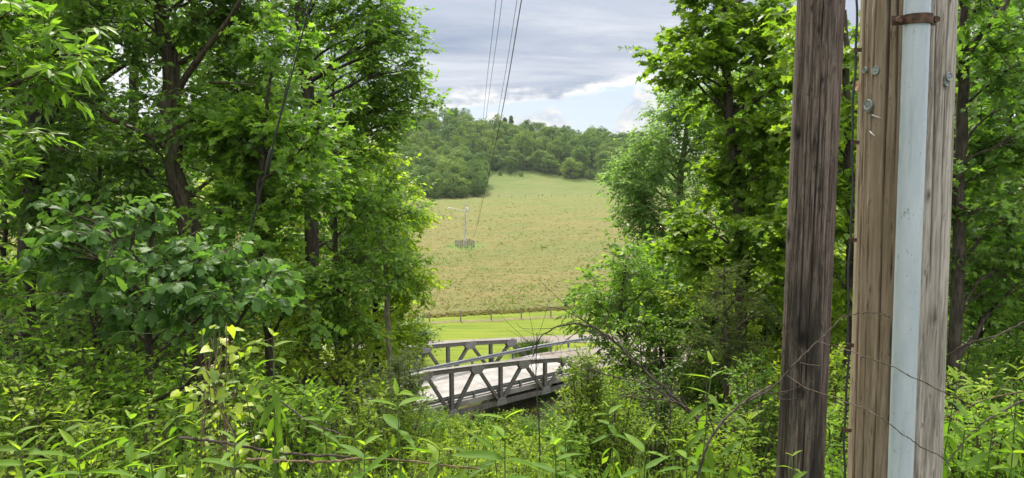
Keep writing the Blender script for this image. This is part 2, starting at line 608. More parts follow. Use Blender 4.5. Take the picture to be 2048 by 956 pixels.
def twig_leaves(rng, tw, q, size, droop=0.25, flat=0.55, spread=0.9):
    """tw (N,3 pts,3): leaves along each twig, q per twig. Returns pos, dir, nrm, size, tint."""
    N = len(tw)
    s = (np.arange(q) + 0.6) / q
    s = s[None] + rng.uniform(-0.08, 0.08, (N, q)); s = np.clip(s, 0.05, 1.0)
    a = tw[:, 0][:, None]; b = tw[:, 1][:, None]; c = tw[:, 2][:, None]
    st = s[..., None]
    pos = a * (1 - st) ** 2 + 2 * b * st * (1 - st) + c * st * st
    td = unit(c - a)
    up = np.array([0, 0, 1.0])
    side = unit(np.cross(td, up[None, None]) + 1e-4)
    sg = np.where(np.arange(q) % 2 == 0, 1.0, -1.0)[None, :, None]
    d = td * (0.35 + 0.6 * st ** 2) + side * sg * spread * (1 - 0.55 * st ** 2) + rng.normal(0, 0.28, (N, q, 3))
    d[..., 2] -= droop
    nr = up[None, None] + rng.normal(0, flat, (N, q, 3))
    sz = size * rng.uniform(0.65, 1.15, (N, q))
    tt = np.clip(rng.normal(0.45, 0.13, (N, 1)) + rng.normal(0, 0.13, (N, q)) + 0.12 * (s - 0.5), 0, 1)
    return pos.reshape(-1, 3), d.reshape(-1, 3), nr.reshape(-1, 3), sz.ravel(), tt.ravel()


def emit(root, wood, wood_mat, twigmb, leaves, tplname, lmat, parts=0, wood_name='trunk', crown_name='crown'):
    """trunk part, crown part (one mass of leaves and twigs) and the largest-looking leaves as parts of their own."""
    if wood is not None:
        wood.build(wood_name, wood_mat, root, smooth=True)
    pos, d, nr, sz, tt = leaves
    keep = np.ones(len(pos), bool)
    if parts:
        px, py, zz = pix(pos)
        sc = np.where((px > 0) & (px < 2048) & (py > 0) & (py < 956) & (zz > 0.5), sz / zz, -1)
        idx = np.argsort(-sc)[:parts]
        idx = idx[sc[idx] > 0]
        keep[idx] = False
        for i in idx:
            leaf_object(tplname, lmat, root, pos[i], d[i], nr[i], sz[i], int(min(4, tt[i] * 5)))
    _, _, zd = pix(pos)
    if np.median(sz / np.maximum(zd, 0.5)) * F < (24 if tplname == 'ovate' else 17):          # small in the view: the same outline from fewer faces
        tplname = LITE.get(tplname, tplname)
    V, T = bake(TPL[tplname], pos[keep], d[keep], nr[keep], sz[keep])
    twigmb.add(V, T, 1, np.repeat(tt[keep], len(TPL[tplname][0])))
    o = twigmb.build(crown_name, [M['twig'], lmat], root, smooth=True)
    o['kind'] = 'stuff'
    return o


def auto_lobes(rng, axis, h0, h1, Rm, n_, lr):
    """Lobes spiralling round a trunk polyline between heights h0 and h1."""
    out = []
    for i in range(n_):
        f = (i + rng.uniform(0.2, 0.8)) / n_
        z = h0 + (h1 - h0) * f
        j = np.argmin(np.abs(axis[:, 2] - z)); c = axis[j].copy()
        an = i * 2.4 + rng.uniform(-0.4, 0.4)
        rr = Rm * (0.45 + 0.75 * math.sin(math.pi * min(1, f * 0.8 + 0.18))) * rng.uniform(0.55, 1.0)
        c = np.array([c[0] + math.cos(an) * rr, c[1] + math.sin(an) * rr, z])
        out.append((c, lr * rng.uniform(0.8, 1.25)))
    return out


def tree(name, label, cat, trunk, radii, lobes, seed, leafk, lmat, bark, size, n_sub=16, n_tw=6, q=9, group=None,
         parts=0, extra=(), droop=0.25, flat=0.55, tw_len=0.42, squash=0.75):
    """trunk (K,3) world points from the ground up; lobes [(centre, radius)]."""
    rng = np.random.default_rng(seed)
    trunk = np.asarray(trunk, float)
    k = 26
    tr = spline(np.c_[trunk, radii], k)
    tr[1:-1, :2] += rng.normal(0, 0.25, (k - 2, 2)) * tr[1:-1, 3:4]
    root = thing(name, label, cat, trunk[0], group)
    wood, tw_mb = MB(), MB()
    rr = tr[:, 3].copy(); rr[0] *= 1.35; rr[1] *= 1.08
    wood.tube(tr[:, :3], rr, 12)
    for ex in extra:
        e = spline(ex, 16)
        wood.tube(e[:, :3], e[:, 3], 8)
    subs_a, subs_b, subs_c = [], [], []
    for c, r in lobes:
        c = np.asarray(c, float)
        hd = np.hypot(*(tr[:, :2] - c[:2]).T)
        want = c[2] - hd * rng.uniform(0.35, 0.7) - 0.15
        j = int(np.argmin(np.abs(tr[:, 2] - want) + 0.02 * hd))
        j = max(3, min(k - 2, j))
        a = tr[j, :3]
        ln = np.linalg.norm(c - a)
        b = a * 0.5 + c * 0.5 + np.array([0, 0, 0.10 * ln]) + rng.normal(0, 0.09 * ln, 3)
        path = bez(a[None], b[None], c[None], 9)[0]
        path[1:-1] += rng.normal(0, 0.012 * ln, (7, 3))
        r0 = min(tr[j, 3] * 0.55, 0.010 + 0.014 * ln)
        wood.tube(path, np.linspace(r0, max(0.006, r0 * 0.3), 9), 6, cap=False)
        ns = max(5, int(n_sub * min(2.0, (r / 0.8)) ** 1.5)) if n_sub > 0 else 0
        dv = unit(rng.normal(0, 1, (ns, 3))) * rng.uniform(0.15, 1, (ns, 1)) ** 0.42 * r
        dv[:, 2] *= squash
        st = path[rng.integers(4, 9, ns)]
        subs_a.append(st); subs_c.append(c + dv)
        subs_b.append((st + c + dv) / 2 + np.c_[rng.normal(0, 0.1, (ns, 2)), rng.uniform(0, 0.25, ns)] * r)
    A, B, C = map(np.concatenate, (subs_a, subs_b, subs_c))
    near = trunk[0][1] < 8
    sp = bez(A, B, C, 5 if near else 4)
    V, T = tubes(sp, np.broadcast_to(np.linspace(0.010, 0.004, sp.shape[1]), sp.shape[:2]), 4 if near else 3)
    tw_mb.add(V, T, 0)
    # twigs
    s = np.sort(rng.uniform(0.35, 1.0, (len(A), n_tw)), 1); s[:, -1] = 1
    s3 = s[..., None]
    ts = A[:, None] * (1 - s3) ** 2 + 2 * B[:, None] * s3 * (1 - s3) + C[:, None] * s3 ** 2
    td = unit(unit(C - A)[:, None] * 0.7 + rng.normal(0, 0.7, ts.shape) * (1, 1, 0.6))
    ln = tw_len * rng.uniform(0.6, 1.25, ts.shape[:2] + (1,))
    te = ts + td * ln - np.array([0, 0, 0.12]) * ln
    tm = (ts + te) / 2 + np.array([0, 0, 0.10]) * ln
    tw = np.stack([ts, tm, te], 2).reshape(-1, 3, 3)
    if near:
        V, T = tubes(tw, np.broadcast_to(np.array([0.0035, 0.003, 0.0018]), (len(tw), 3)), 3)
    else:
        V, T = tubes(tw[:, ::2], np.broadcast_to(np.array([0.0035, 0.0018]), (len(tw), 2)), 3)
    tw_mb.add(V, T, 0)
    lv = twig_leaves(rng, tw, q, size, droop, flat)
    emit(root, wood, bark, tw_mb, lv, leafk, lmat, parts)
    return root


def ground_at(px, d):
    x = (px - 1024.0) / F * d
    return np.array([x, d, gz(x, d)])


def trunk_px(pts, d, base_px=None):
    """Trunk waypoints from photograph positions, starting on the ground."""
    w = [P(a, b, d) for a, b in pts]
    g = w[0].copy(); g[2] = gz(g[0], d) - 0.1
    if base_px is not None:
        g = ground_at(base_px, d); g[2] -= 0.1
    return np.array([g] + w)


def lobes_px(lst, d, rpx, jit=0.0, rng=RNG):
    return [(P(a, b, d + rng.uniform(-jit, jit)), rpx * d / F * rng.uniform(0.85, 1.2)) for a, b in lst]


def shrub(name, label, base, h, rad, seed, leafk, lmat, size, stems=9, n_tw=22, q=6, group=None, parts=0, cat='shrub',
          droop=0.2, flat=0.5, tw_len=0.3, lean=(0, 0), wood='twig'):
    """Several arching stems from one root, twigs all along them."""
    rng = np.random.default_rng(seed)
    root = thing(name, label, cat, base, group)
    an = np.arange(stems) * 2.4 + rng.uniform(-0.3, 0.3, stems)
    rr = rad * np.sqrt(rng.uniform(0.05, 1, stems))
    hh = h * rng.uniform(0.65, 1.0, stems) * (1 - 0.3 * (rr / rad) ** 2)
    A = np.array(base)[None] + np.c_[np.cos(an) * 0.12 * rad, np.sin(an) * 0.12 * rad, np.full(stems, -0.05)]
    C = np.array(base)[None] + np.c_[np.cos(an) * rr + lean[0], np.sin(an) * rr + lean[1], hh]
    B = A * 0.55 + C * 0.45; B[:, 2] = A[:, 2] + (C[:, 2] - A[:, 2]) * rng.uniform(0.7, 1.0, stems)
    sp = bez(A, B, C, 8)
    wd, tw_mb = MB(), MB()
    V, T = tubes(sp, np.broadcast_to(np.linspace(0.008 + 0.006 * h, 0.003, 8), (stems, 8)), 5)
    wd.add(V, T, 0)
    s = rng.uniform(0.22, 1.0, (stems, n_tw, 1)); s[:, -1] = 1
    ts = A[:, None] * (1 - s) ** 2 + 2 * B[:, None] * s * (1 - s) + C[:, None] * s * s
    td = unit(unit(C - A)[:, None] * 0.45 + rng.normal(0, 0.8, ts.shape) * (1, 1, 0.6) + (0, 0, 0.1))
    ln = tw_len * rng.uniform(0.5, 1.4, (stems, n_tw, 1)) * (0.55 + 0.45 * rad)
    te = ts + td * ln
    tm = (ts + te) / 2 + np.array([0, 0, 0.12]) * ln
    tw = np.stack([ts, tm, te], 2).reshape(-1, 3, 3)
    V, T = tubes(tw[:, ::2], np.broadcast_to(np.array([0.003, 0.0015]), (len(tw), 2)), 3)
    tw_mb.add(V, T, 0)
    lv = twig_leaves(rng, tw, q, size, droop, flat)
    emit(root, wd, M[wood], tw_mb, lv, leafk, lmat, parts, 'stem', 'foliage')
    return root


# ------------------------------------------------------------------ setting: ground, lawn, field, road, creek
def axis_steps(lst):
    out = [lst[0][0]]
    for a, b, s in lst:
        out += list(np.arange(a + s, b + 1e-6, s))
    return np.array(out)


m, n = material('ground')
co = n.coord('Object')
x_, y_, z_ = n.sep(co)
a = n.noise(co, 0.9, 6.0, 0.6); b = n.noise(co, 7.0, 4.0)
litter = n.mix(n.step(b, 0.35, 0.65), (0.045, 0.04, 0.022), (0.12, 0.09, 0.055))
litter = n.mix(n.step(a, 0.42, 0.62), litter, (0.05, 0.09, 0.022))
c1 = n.noise(co, 0.035, 5.0); c2 = n.noise(n.mapping(co, (0.3, 1, 1)), 0.5, 5.0, 0.65)
mead = n.mix(n.step(c2, 0.36, 0.64), (0.072, 0.108, 0.026), (0.115, 0.145, 0.038))
mead = n.mix(n.math('MULTIPLY', n.step(c1, 0.45, 0.65), 0.5), mead, (0.145, 0.14, 0.052))
mead = n.mix(n.math('MULTIPLY', n.step(n.math('ADD', y_, n.math('MULTIPLY', c1, 70.0)), 420.0, 365.0), 0.8), mead, n.mix(n.step(c2, 0.36, 0.62), (0.095, 0.120, 0.034), (0.145, 0.145, 0.050)))
g = n.mix(n.step(y_, 52.0, 58.0), litter, mead)
n.out(n.pbr(g, 0.95, 0.1, normal=n.bump(b, 0.5, 0.05)))
M['ground'] = m
xs = axis_steps([(-1600, -400, 60), (-400, -100, 12), (-100, -24, 3), (-24, 24, 1.0), (24, 100, 3), (100, 400, 12), (400, 1600, 60)])
ys = axis_steps([(-300, -20, 20), (-20, 70, 1.0), (70, 110, 4), (110, 310, 10), (310, 620, 8), (620, 1600, 45)])
XX, YY = np.meshgrid(xs, ys)
sheet('ground', np.stack([XX, YY, terrain(XX, YY)], -1), M['ground'])

m, n = material('lawn')
co = n.coord('Object')
st_ = n.noise(n.mapping(co, (0.12, 1.6, 1), rot=(0, 0, R(-2.5))), 1.0, 4.0, 0.6)
fi = n.noise(n.mapping(co, (0.6, 1.5, 1)), 6.0, 4.0, 0.7)
c = n.mix(n.step(st_, 0.36, 0.64), (0.098, 0.142, 0.013), (0.160, 0.192, 0.020))
c = n.mix(n.math('MULTIPLY', n.step(fi, 0.45, 0.7), 0.6), c, (0.078, 0.12, 0.012))
n.out(n.pbr(c, 0.9, 0.1, normal=n.bump(fi, 0.6, 0.05)))
M['lawn'] = m


def fence_y(x):
    return 79.0 + 0.21 * (x + 0.5)


def hay_y(x):
    return 82.0 + 0.27 * (x + 1.0)


lx = np.linspace(-70, 70, 57)
rows = []
for f in np.linspace(0, 1, 24):
    yb = np.maximum(57.5 + np.abs(np.minimum(lx + 2, 0)) * 0.35, 57.5)
    rows.append(np.stack([lx, yb * (1 - f) + (hay_y(lx) + 1.0) * f, np.full_like(lx, 0)], -1))
rows = np.array(rows)
rows[..., 2] = np.maximum(terrain(rows[..., 0], rows[..., 1]), -0.02) + 0.02
sheet('lawn', rows, M['lawn'])

m, n = material('hay_field')
co = n.coord('Object')
a = n.noise(n.mapping(co, (0.55, 1.0, 1)), 0.055, 6.0, 0.62, 0.5)
b = n.noise(n.mapping(co, (0.35, 1.0, 1)), 0.45, 6.0, 0.7, 0.6)
f_ = n.noise(n.mapping(co, (0.5, 1.0, 1)), 3.2, 5.0, 0.75)
c = n.mix(n.step(b, 0.36, 0.62), (0.112, 0.124, 0.038), (0.172, 0.150, 0.058))
c = n.mix(n.math('MULTIPLY', n.step(a, 0.47, 0.62), 0.65), c, (0.105, 0.132, 0.038))
c = n.mix(n.math('MULTIPLY', n.step(f_, 0.50, 0.68), 0.55), c, (0.225, 0.188, 0.092))
c = n.mix(n.math('MULTIPLY', n.step(f_, 0.44, 0.30), 0.6), c, (0.10, 0.12, 0.04))
c = n.mix(n.math('MULTIPLY', n.step(n.math('ADD', n.sep(co)[1], n.math('MULTIPLY', a, 160.0)), 250.0, 400.0), 0.4), c, (0.108, 0.145, 0.036))
dist = n.vmath('SUBTRACT', co, (-9.4, 146.0, 0.0))
vl = n.n('ShaderNodeVectorMath', operation='LENGTH'); n.put(vl.inputs[0], n.mapping(dist, (1.0, 0.55, 1)))
lush = n.math('ADD', vl.outputs['Value'], n.math('MULTIPLY', n.math('SUBTRACT', b, 0.5), 5.0))
c = n.mix(n.math('MULTIPLY', n.step(lush, 5.5, 2.5), 0.65), c, (0.10, 0.18, 0.04))
n.out(n.pbr(c, 0.95, 0.08, normal=n.bump(f_, 1.0, 0.25)))
M['hay_field'] = m
hx = np.linspace(-150, 150, 121)
rr_ = [np.stack([hx, hay_y(hx) - 0.05, np.full_like(hx, 0.0)], -1), np.stack([hx, hay_y(hx), np.full_like(hx, 0.07)], -1)]
for f in np.linspace(0, 1, 40)[1:] ** 1.3:
    y1 = hay_y(hx) * (1 - f) + (334 + 5 * np.sin(hx * 0.05) + 4 * np.sin(hx * 0.21)) * f
    rr_.append(np.stack([hx, y1, np.maximum(terrain(hx, y1), 0) + 0.12 + 0.05 * np.sin(hx * 0.9 + y1) * np.sin(y1 * 0.37)], -1))
sheet('hay_field', rr_, M['hay_field'])

m, n = material('bare_soil')
co = n.coord('Object')
a = n.noise(n.mapping(co, (0.4, 1, 1)), 2.5, 5.0, 0.7)
n.out(n.pbr(n.mix(n.step(a, 0.36, 0.6), (0.19, 0.145, 0.085), (0.11, 0.125, 0.04)), 0.95, 0.1))
M['soil'] = m
sx = np.linspace(-60, 60, 161)
wv = 0.25 * np.sin(sx * 0.7) + 0.18 * np.sin(sx * 1.9 + 1)
sheet('soil_strip', [np.stack([sx, fence_y(sx) - 0.75 + wv, np.full_like(sx, 0.04)], -1),
                     np.stack([sx, fence_y(sx) + 0.55 + wv * 0.6, np.full_like(sx, 0.04)], -1)], M['soil'])

m, n = material('road')
co = n.coord('Object')
a = n.noise(co, 0.5, 5.0, 0.6); b = n.noise(co, 18.0, 3.0)
c = n.mix(n.step(a, 0.35, 0.66), (0.16, 0.135, 0.118), (0.225, 0.192, 0.168))
c = n.mix(n.math('MULTIPLY', b, 0.35), c, (0.2, 0.18, 0.16))
n.out(n.pbr(c, 0.92, 0.15, normal=n.bump(b, 0.4, 0.02)))
M['road'] = m


def ribbon(name, pts, w, mat, zoff):
    """Road sheet along a centre line of (x, y, z)."""
    c = spline(pts, 60)
    t = np.gradient(c[:, :2], axis=0); t /= np.linalg.norm(t, axis=1, keepdims=True)
    nr = np.c_[-t[:, 1], t[:, 0]]
    w = np.broadcast_to(np.asarray(w, float), (60,)) if np.ndim(w) == 0 else np.interp(np.linspace(0, 1, 60), np.linspace(0, 1, len(w)), w)
    rows = []
    for f in (-0.5, -0.25, 0, 0.25, 0.5):
        rows.append(np.c_[c[:, :2] + nr * (w * f)[:, None], c[:, 2] + zoff])
    return sheet(name, np.array(rows), mat)


def bpt(k, off, z):
    """Point on the bridge: k panels along, off metres across from the near truss."""
    q = BK0 + BU * PANEL * k + BN * off
    return np.array([q[0], q[1], z])


DECK_Z = ZB + 0.70
KL, KR = -4.0, 3.0
mR = bpt(KR + 0.05, TRW / 2, DECK_Z - 0.01)
mL = bpt(KL - 0.05, TRW / 2, DECK_Z - 0.01)
ribbon('road', [mR, mR + np.array([4.2, 3.2, -0.35]), mR + np.array([9.5, 6.6, -1.05]), (21, 66.0, 0.35), (32, 68.5, 0.1), (60, 72, 0.08)],
       [5.9, 6.3, 7.0, 7.5, 7.5, 7.5], M['road'], 0.0)
ribbon('driveway', [(-46, 63.5, 0.05), (-20, 66.5, 0.05), (-6, 68.6, 0.05), (4, 70.0, 0.05), (13, 70.2, 0.06), (24, 69.0, 0.10)],
       [1.8, 1.7, 1.7, 2.6, 4.5, 6.0], M['road'], 0.02)
ribbon('lane', [mL, mL + np.array([-4.5, -3.0, 0.1]), mL + np.array([-12, -5.0, 0.5]), mL + np.array([-30, -6.0, 1.2])],
       [5.9, 6.0, 5.5, 5.0], M['road'], 0.25)

m, n = material('creek_water')
co = n.coord('Object')
n.out(n.pbr((0.035, 0.045, 0.03), 0.12, 0.5, normal=n.bump(n.noise(co, 3.0, 4.0), 0.15, 0.05)))
M['water'] = m
mid = BK0 + BU * PANEL * -0.5 + BN * TRW * 0.5
cw = []
for al in np.linspace(-45, 90, 50):
    q = mid + BN * al - BU * (0.03 * min(abs(al), 60) ** 2 / 8)
    cw.append([np.r_[q - BU * 6.5, -2.35], np.r_[q, -2.35], np.r_[q + BU * 6.5, -2.35]])
sheet('creek', cw, M['water'])

# ------------------------------------------------------------------ bridge
m, n = material('weathered_steel')
co = n.coord('Object')
a = n.noise(n.mapping(co, (1, 1, 0.5)), 2.2, 6.0, 0.65); b = n.noise(co, 12.0, 4.0)
c = n.mix(n.step(b, 0.35, 0.65), (0.085, 0.08, 0.075), (0.155, 0.148, 0.142))
c = n.mix(n.math('MULTIPLY', n.step(a, 0.50, 0.70), 0.75), c, (0.10, 0.06, 0.042))
n.out(n.pbr(c, 0.6, 0.4, 0.2, normal=n.bump(b, 0.2, 0.01)))
M['steel'] = m
m, n = material('galvanised_rail')
co = n.coord('Object')
a = n.noise(co, 5.0, 5.0)
n.out(n.pbr(n.mix(a, (0.17, 0.18, 0.19), (0.28, 0.29, 0.30)), 0.45, 0.5, 0.5))
M['galv'] = m
m, n = material('deck_concrete')
co = n.coord('Object')
a = n.noise(co, 0.7, 6.0, 0.62); b = n.noise(co, 20.0, 4.0)
c = n.mix(n.step(a, 0.34, 0.68), (0.24, 0.226, 0.216), (0.35, 0.33, 0.318))
c = n.mix(n.math('MULTIPLY', b, 0.3), c, (0.14, 0.13, 0.122))
dt = n.n('ShaderNodeVectorMath', operation='DOT_PRODUCT'); n.put(dt.inputs[0], co); dt.inputs[1].default_value = (-0.609, 0.793, 0.0)
wv_ = n.n('ShaderNodeMath', operation='ABSOLUTE'); n.put(wv_.inputs[0], n.math('SUBTRACT', n.math('ABSOLUTE', dt.outputs['Value']), 0.85))
tr_ = n.math('MULTIPLY', n.step(wv_.outputs[0], 0.42, 0.10), n.math('MULTIPLY', a, 0.55))
c = n.mix(tr_, c, (0.13, 0.12, 0.112))
n.out(n.pbr(c, 0.9, 0.2, normal=n.bump(b, 0.3, 0.01)))
M['concrete'] = m

m, n = material('gusset_steel')
co = n.coord('Object')
a = n.noise(co, 3.0, 5.0, 0.65); b = n.noise(co, 14.0, 4.0)
c = n.mix(n.step(b, 0.35, 0.65), (0.15, 0.148, 0.148), (0.235, 0.232, 0.232))
c = n.mix(n.math('MULTIPLY', n.step(a, 0.52, 0.70), 0.7), c, (0.12, 0.075, 0.05))
n.out(n.pbr(c, 0.6, 0.4, 0.2, normal=n.bump(b, 0.2, 0.01)))
M['gusset'] = m
bridge = thing('truss_bridge', 'grey steel pony truss bridge with pale concrete deck crossing at the foot of the slope', 'bridge', bpt(-0.5, TRW / 2, -2.0))
BN3 = np.r_[BN, 0.0]; BU3 = np.r_[BU, 0.0]; UP = np.array([0, 0, 1.0])


def topz(k):
    return ZB + {0: 3.06, 1: 2.80, 2: 2.46, 3: 2.0}[int(round(abs(k + 0.5)))]


def gusset(c, wid, hei, up_sign, off):
    mb = MB()
    for sd in (-1, 1):
        q = np.array(c) + BN3 * sd * 0.165
        hw, hh = wid / 2, hei / 2
        poly = [(-hw, up_sign * hh), (hw, up_sign * hh), (hw, -up_sign * hh * 0.1), (hw * 0.5, -up_sign * hh), (-hw * 0.5, -up_sign * hh), (-hw, -up_sign * hh * 0.1)]
        mb.prism([q + BU3 * a_ + UP * b_ for a_, b_ in poly], BN3 * 0.022)
        for bi in range(-3, 4):
            for bj in (-0.3, 0.3):
                bc = q + BU3 * bi * wid * 0.12 + UP * (bj * hei * 0.75 + up_sign * 0.03) + BN3 * sd * 0.018
                mb.beam(bc - BN3 * 0.01, bc + BN3 * 0.01, 0.035, 0.035, UP)
    return mb.build('gusset_plate', M['gusset'], bridge)


for off in (0.0, TRW):
    tops = [k + 0.5 for k in range(-4, 3)]
    tp = {k: bpt(k, off, topz(k)) for k in tops}
    bt = {k: bpt(k, off, ZB) for k in range(-4, 4)}
    for a_, b_ in zip(tops[:-1], tops[1:]):
        mb = MB(); mb.hbeam(tp[a_], tp[b_], 0.30, 0.26, BN3, 0.03, 0.2)
        mb.beam(tp[a_] + UP * 0.162, tp[b_] + UP * 0.162, 0.36, 0.02, UP)
        mb.build('top_chord', M['steel'], bridge)
    for a_, b_ in ((-4, -3.5), (3, 2.5)):
        mb = MB(); mb.hbeam(bt[a_] + UP * 0.12, tp[b_], 0.30, 0.26, BN3, 0.03, 0.2); mb.build('end_post', M['steel'], bridge)
    for k in range(-4, 3):
        mb = MB(); mb.hbeam(bt[k] + BU3 * 0.02, bt[k + 1] - BU3 * 0.02, 0.30, 0.26, BN3, 0.03, 0.03); mb.build('bottom_chord', M['steel'], bridge)
    for k in range(-3, 3):
        for kk in (k - 0.5, k + 0.5):
            sgn = 1 if kk > k else -1
            mb = MB(); mb.hbeam(bt[k] + UP * 0.14 + BU3 * sgn * 0.16, tp[kk] - UP * 0.16 - BU3 * sgn * 0.12, 0.20, 0.22, BN3, 0.024, 0.024)
            mb.build('diagonal', M['steel'], bridge)
        zt = (topz(k - 0.5) + topz(k + 0.5)) / 2
        mb = MB(); mb.hbeam(bt[k] + UP * 0.14, bpt(k, off, zt - 0.16), 0.24, 0.22, BN3, 0.022, 0.022); mb.build('vertical', M['steel'], bridge)
        gusset(bt[k] + UP * 0.10, 0.85, 0.52, -1, off)
    for k in tops:
        gusset(tp[k] - UP * 0.14, 1.0, 0.58, 1, off)
    sg = 1 if off == 0 else -1
    # inner guard rail on brackets, running on past the right end
    rl = MB()
    zr = DECK_Z + (0.55 if off > 0 else 0.24)
    prof = [(0.0, 0.155), (0.07, 0.11), (0.07, 0.055), (0.0, 0.0), (0.07, -0.055), (0.07, -0.11), (0.0, -0.155)]
    k0, k1 = KL - 0.3, (KR + 1.6 if off > 0 else KR + 0.3)
    kk = np.linspace(k0, k1, 30)
    ring = []
    for k in kk:
        dz_ = 0.0 if k < KR else -0.10 * (k - KR) ** 1.5
        pts = [bpt(k, off + sg * (0.42 + a_), zr + b_ + dz_) for a_, b_ in prof] + [bpt(k, off + sg * (0.415 + a_), zr + b_ + dz_) for a_, b_ in prof[::-1]]
        ring.append(pts)
    ring = np.array(ring); nk, npf = ring.shape[:2]
    ii = np.arange(nk * npf).reshape(nk, npf)
    T = np.stack([ii[:-1], np.roll(ii, -1, 1)[:-1], np.roll(ii, -1, 1)[1:], ii[1:]], -1).reshape(-1, 4)
    rl.add(ring.reshape(-1, 3), T)
    rail = rl.build('guard_rail', M['galv'], bridge)
    for k in np.arange(-3.5, k1 - 0.2, 0.5):
        pm = MB()
        pm.hbeam(bpt(k, off + sg * 0.33, DECK_Z - 0.1), bpt(k, off + sg * 0.33, zr + 0.10), 0.12, 0.15, BN3, 0.012, 0.012)
        po = pm.build('post', M['galv'], bridge)
        po.parent = rail
    cb = MB()
    cb.beam(bpt(KL, off + sg * 0.34, ZB + 0.46), bpt(KR, off + sg * 0.34, ZB + 0.46), 0.24, 0.32)
    cb.build('curb', M['concrete'], bridge)
dk = MB()
for k in range(-4, 3):
    dk.beam(bpt(k + 0.004, TRW / 2, DECK_Z - 0.13), bpt(k + 0.996, TRW / 2, DECK_Z - 0.13), TRW - 0.94, 0.26)
dk.build('deck', M['concrete'], bridge)
for k in range(-4, 4):
    mb = MB(); mb.hbeam(bpt(k, 0.18, DECK_Z - 0.49), bpt(k, TRW - 0.18, DECK_Z - 0.49), 0.2, 0.44, UP); mb.build('floor_beam', M['steel'], bridge)
for k, s_ in ((KL, -1), (KR, 1)):
    mb = MB(); mb.beam(bpt(k + s_ * 0.27, -0.6, -1.0), bpt(k + s_ * 0.27, TRW + 0.6, -1.0), 1.9, 4.8)
    mb.build('abutment', M['concrete'], bridge)

# ------------------------------------------------------------------ pasture fences
m, n = material('grey_wood')
co = n.coord('Object')
a = n.noise(n.mapping(co, (1, 1, 0.15)), 30.0, 5.0, 0.65)
n.out(n.pbr(n.mix(n.step(a, 0.35, 0.66), (0.12, 0.105, 0.09), (0.30, 0.27, 0.23)), 0.9, 0.15, normal=n.bump(a, 0.5, 0.01)))
M['greywood'] = m
m, n = material('wire')
n.out(n.pbr((0.05, 0.05, 0.052), 0.6, 0.3, 0.3)); M['wire'] = m


def wire_fence(label, xs_, yfun, h, r, nw):
    f = thing('wire_fence', label, 'fence', (xs_[0], yfun(xs_[0]), max(gz(xs_[0], yfun(xs_[0])), 0)))
    for x in xs_:
        z = max(gz(x, yfun(x)), 0.0)
        mb = MB(); mb.tube([(x, yfun(x), z - 0.2), (x + 0.01, yfun(x), z + h * 0.6), (x - 0.01, yfun(x), z + h)], [r, r, r * 0.92], 8)
        mb.build('post', M['greywood'], f, smooth=False)
    for w in range(nw):
        mb = MB()
        zz = [max(gz(x, yfun(x)), 0) + h * (0.28 + 0.62 * w / max(1, nw - 1)) for x in xs_]
        mb.tube(np.c_[xs_, [yfun(x) - r - 0.01 for x in xs_], zz], 0.008, 3)
        mb.build('wire', M['wire'], f)
    return f


wire_fence('row of weathered wooden posts with thin wire between the mown lawn and the hay field', np.arange(-28.7, 24, 3.3) + 0.02, fence_y, 1.25, 0.075, 4)
wire_fence('tiny distant fence posts along the back edge of the hay field', np.arange(-42, 62, 6.0), lambda x: 331 + 0.05 * x, 1.5, 0.11, 2)

# ------------------------------------------------------------------ light pole and its corral
m, n = material('pale_pole')
co = n.coord('Object')
n.out(n.pbr(n.mix(n.noise(co, 4.0), (0.45, 0.43, 0.40), (0.62, 0.60, 0.57)), 0.75, 0.3)); M['palepole'] = m
m, n = material('grey_paint')
n.out(n.pbr((0.50, 0.51, 0.50), 0.5, 0.4)); M['greypaint'] = m
LPX, LPY = -9.45, 145.5
lp = thing('light_pole', 'slim pale yard light pole with a long lamp arm standing in the hay field', 'light pole', (LPX, LPY, 0.0))
mb = MB(); mb.tube([(LPX - 0.15, LPY, -0.3), (LPX + 0.05, LPY, 4.5), (LPX + 0.28, LPY, 8.9)], [0.16, 0.14, 0.11], 10); mb.build('pole', M['palepole'], lp, True)
mb = MB(); mb.tube([(LPX + 0.12, LPY - 0.1, 7.15), (LPX - 0.9, LPY - 0.15, 7.45), (LPX - 2.1, LPY - 0.2, 7.75), (LPX - 2.75, LPY - 0.2, 7.80)], 0.06, 8); arm = mb.build('arm', M['greypaint'], lp, True)
mb = MB(); mb.tube([(LPX - 2.65, LPY - 0.2, 7.79), (LPX - 2.9, LPY - 0.2, 7.78), (LPX - 3.25, LPY - 0.2, 7.74), (LPX - 3.4, LPY - 0.2, 7.70)], [0.07, 0.13, 0.15, 0.05], 10); mb.build('lamp_head', M['greypaint'], lp, True)
mb = MB(); cx = LPX + 0.55
mb.tube([(cx, LPY - 0.05, 7.05), (cx, LPY - 0.05, 7.1), (cx, LPY - 0.05, 7.85), (cx, LPY - 0.05, 7.95)], [0.2, 0.25, 0.25, 0.12], 14)
for ss in (-0.1, 0.1):
    mb.tube([(cx + ss, LPY - 0.05, 7.92), (cx + ss, LPY - 0.05, 8.15)], 0.035, 6)
mb.build('transformer', M['greypaint'], lp, True)
mb = MB(); mb.beam((LPX - 0.25, LPY - 0.05, 8.35), (LPX + 0.75, LPY - 0.05, 8.35), 0.08, 0.08); mb.build('crossarm', M['greywood'], lp)
mb = MB(); mb.tube([(LPX - 0.02, LPY - 0.2, 0.4), (LPX + 0.1, LPY - 0.2, 3.0), (LPX + 0.2, LPY - 0.18, 6.8)], 0.03, 6); mb.build('conduit', M['wire'], lp, True)
mb = MB(); mb.beam((LPX + 0.0, LPY - 0.22, 1.3), (LPX + 0.01, LPY - 0.22, 1.85), 0.32, 0.2, (0, 1, 0)); mb.build('meter_box', M['greypaint'], lp)

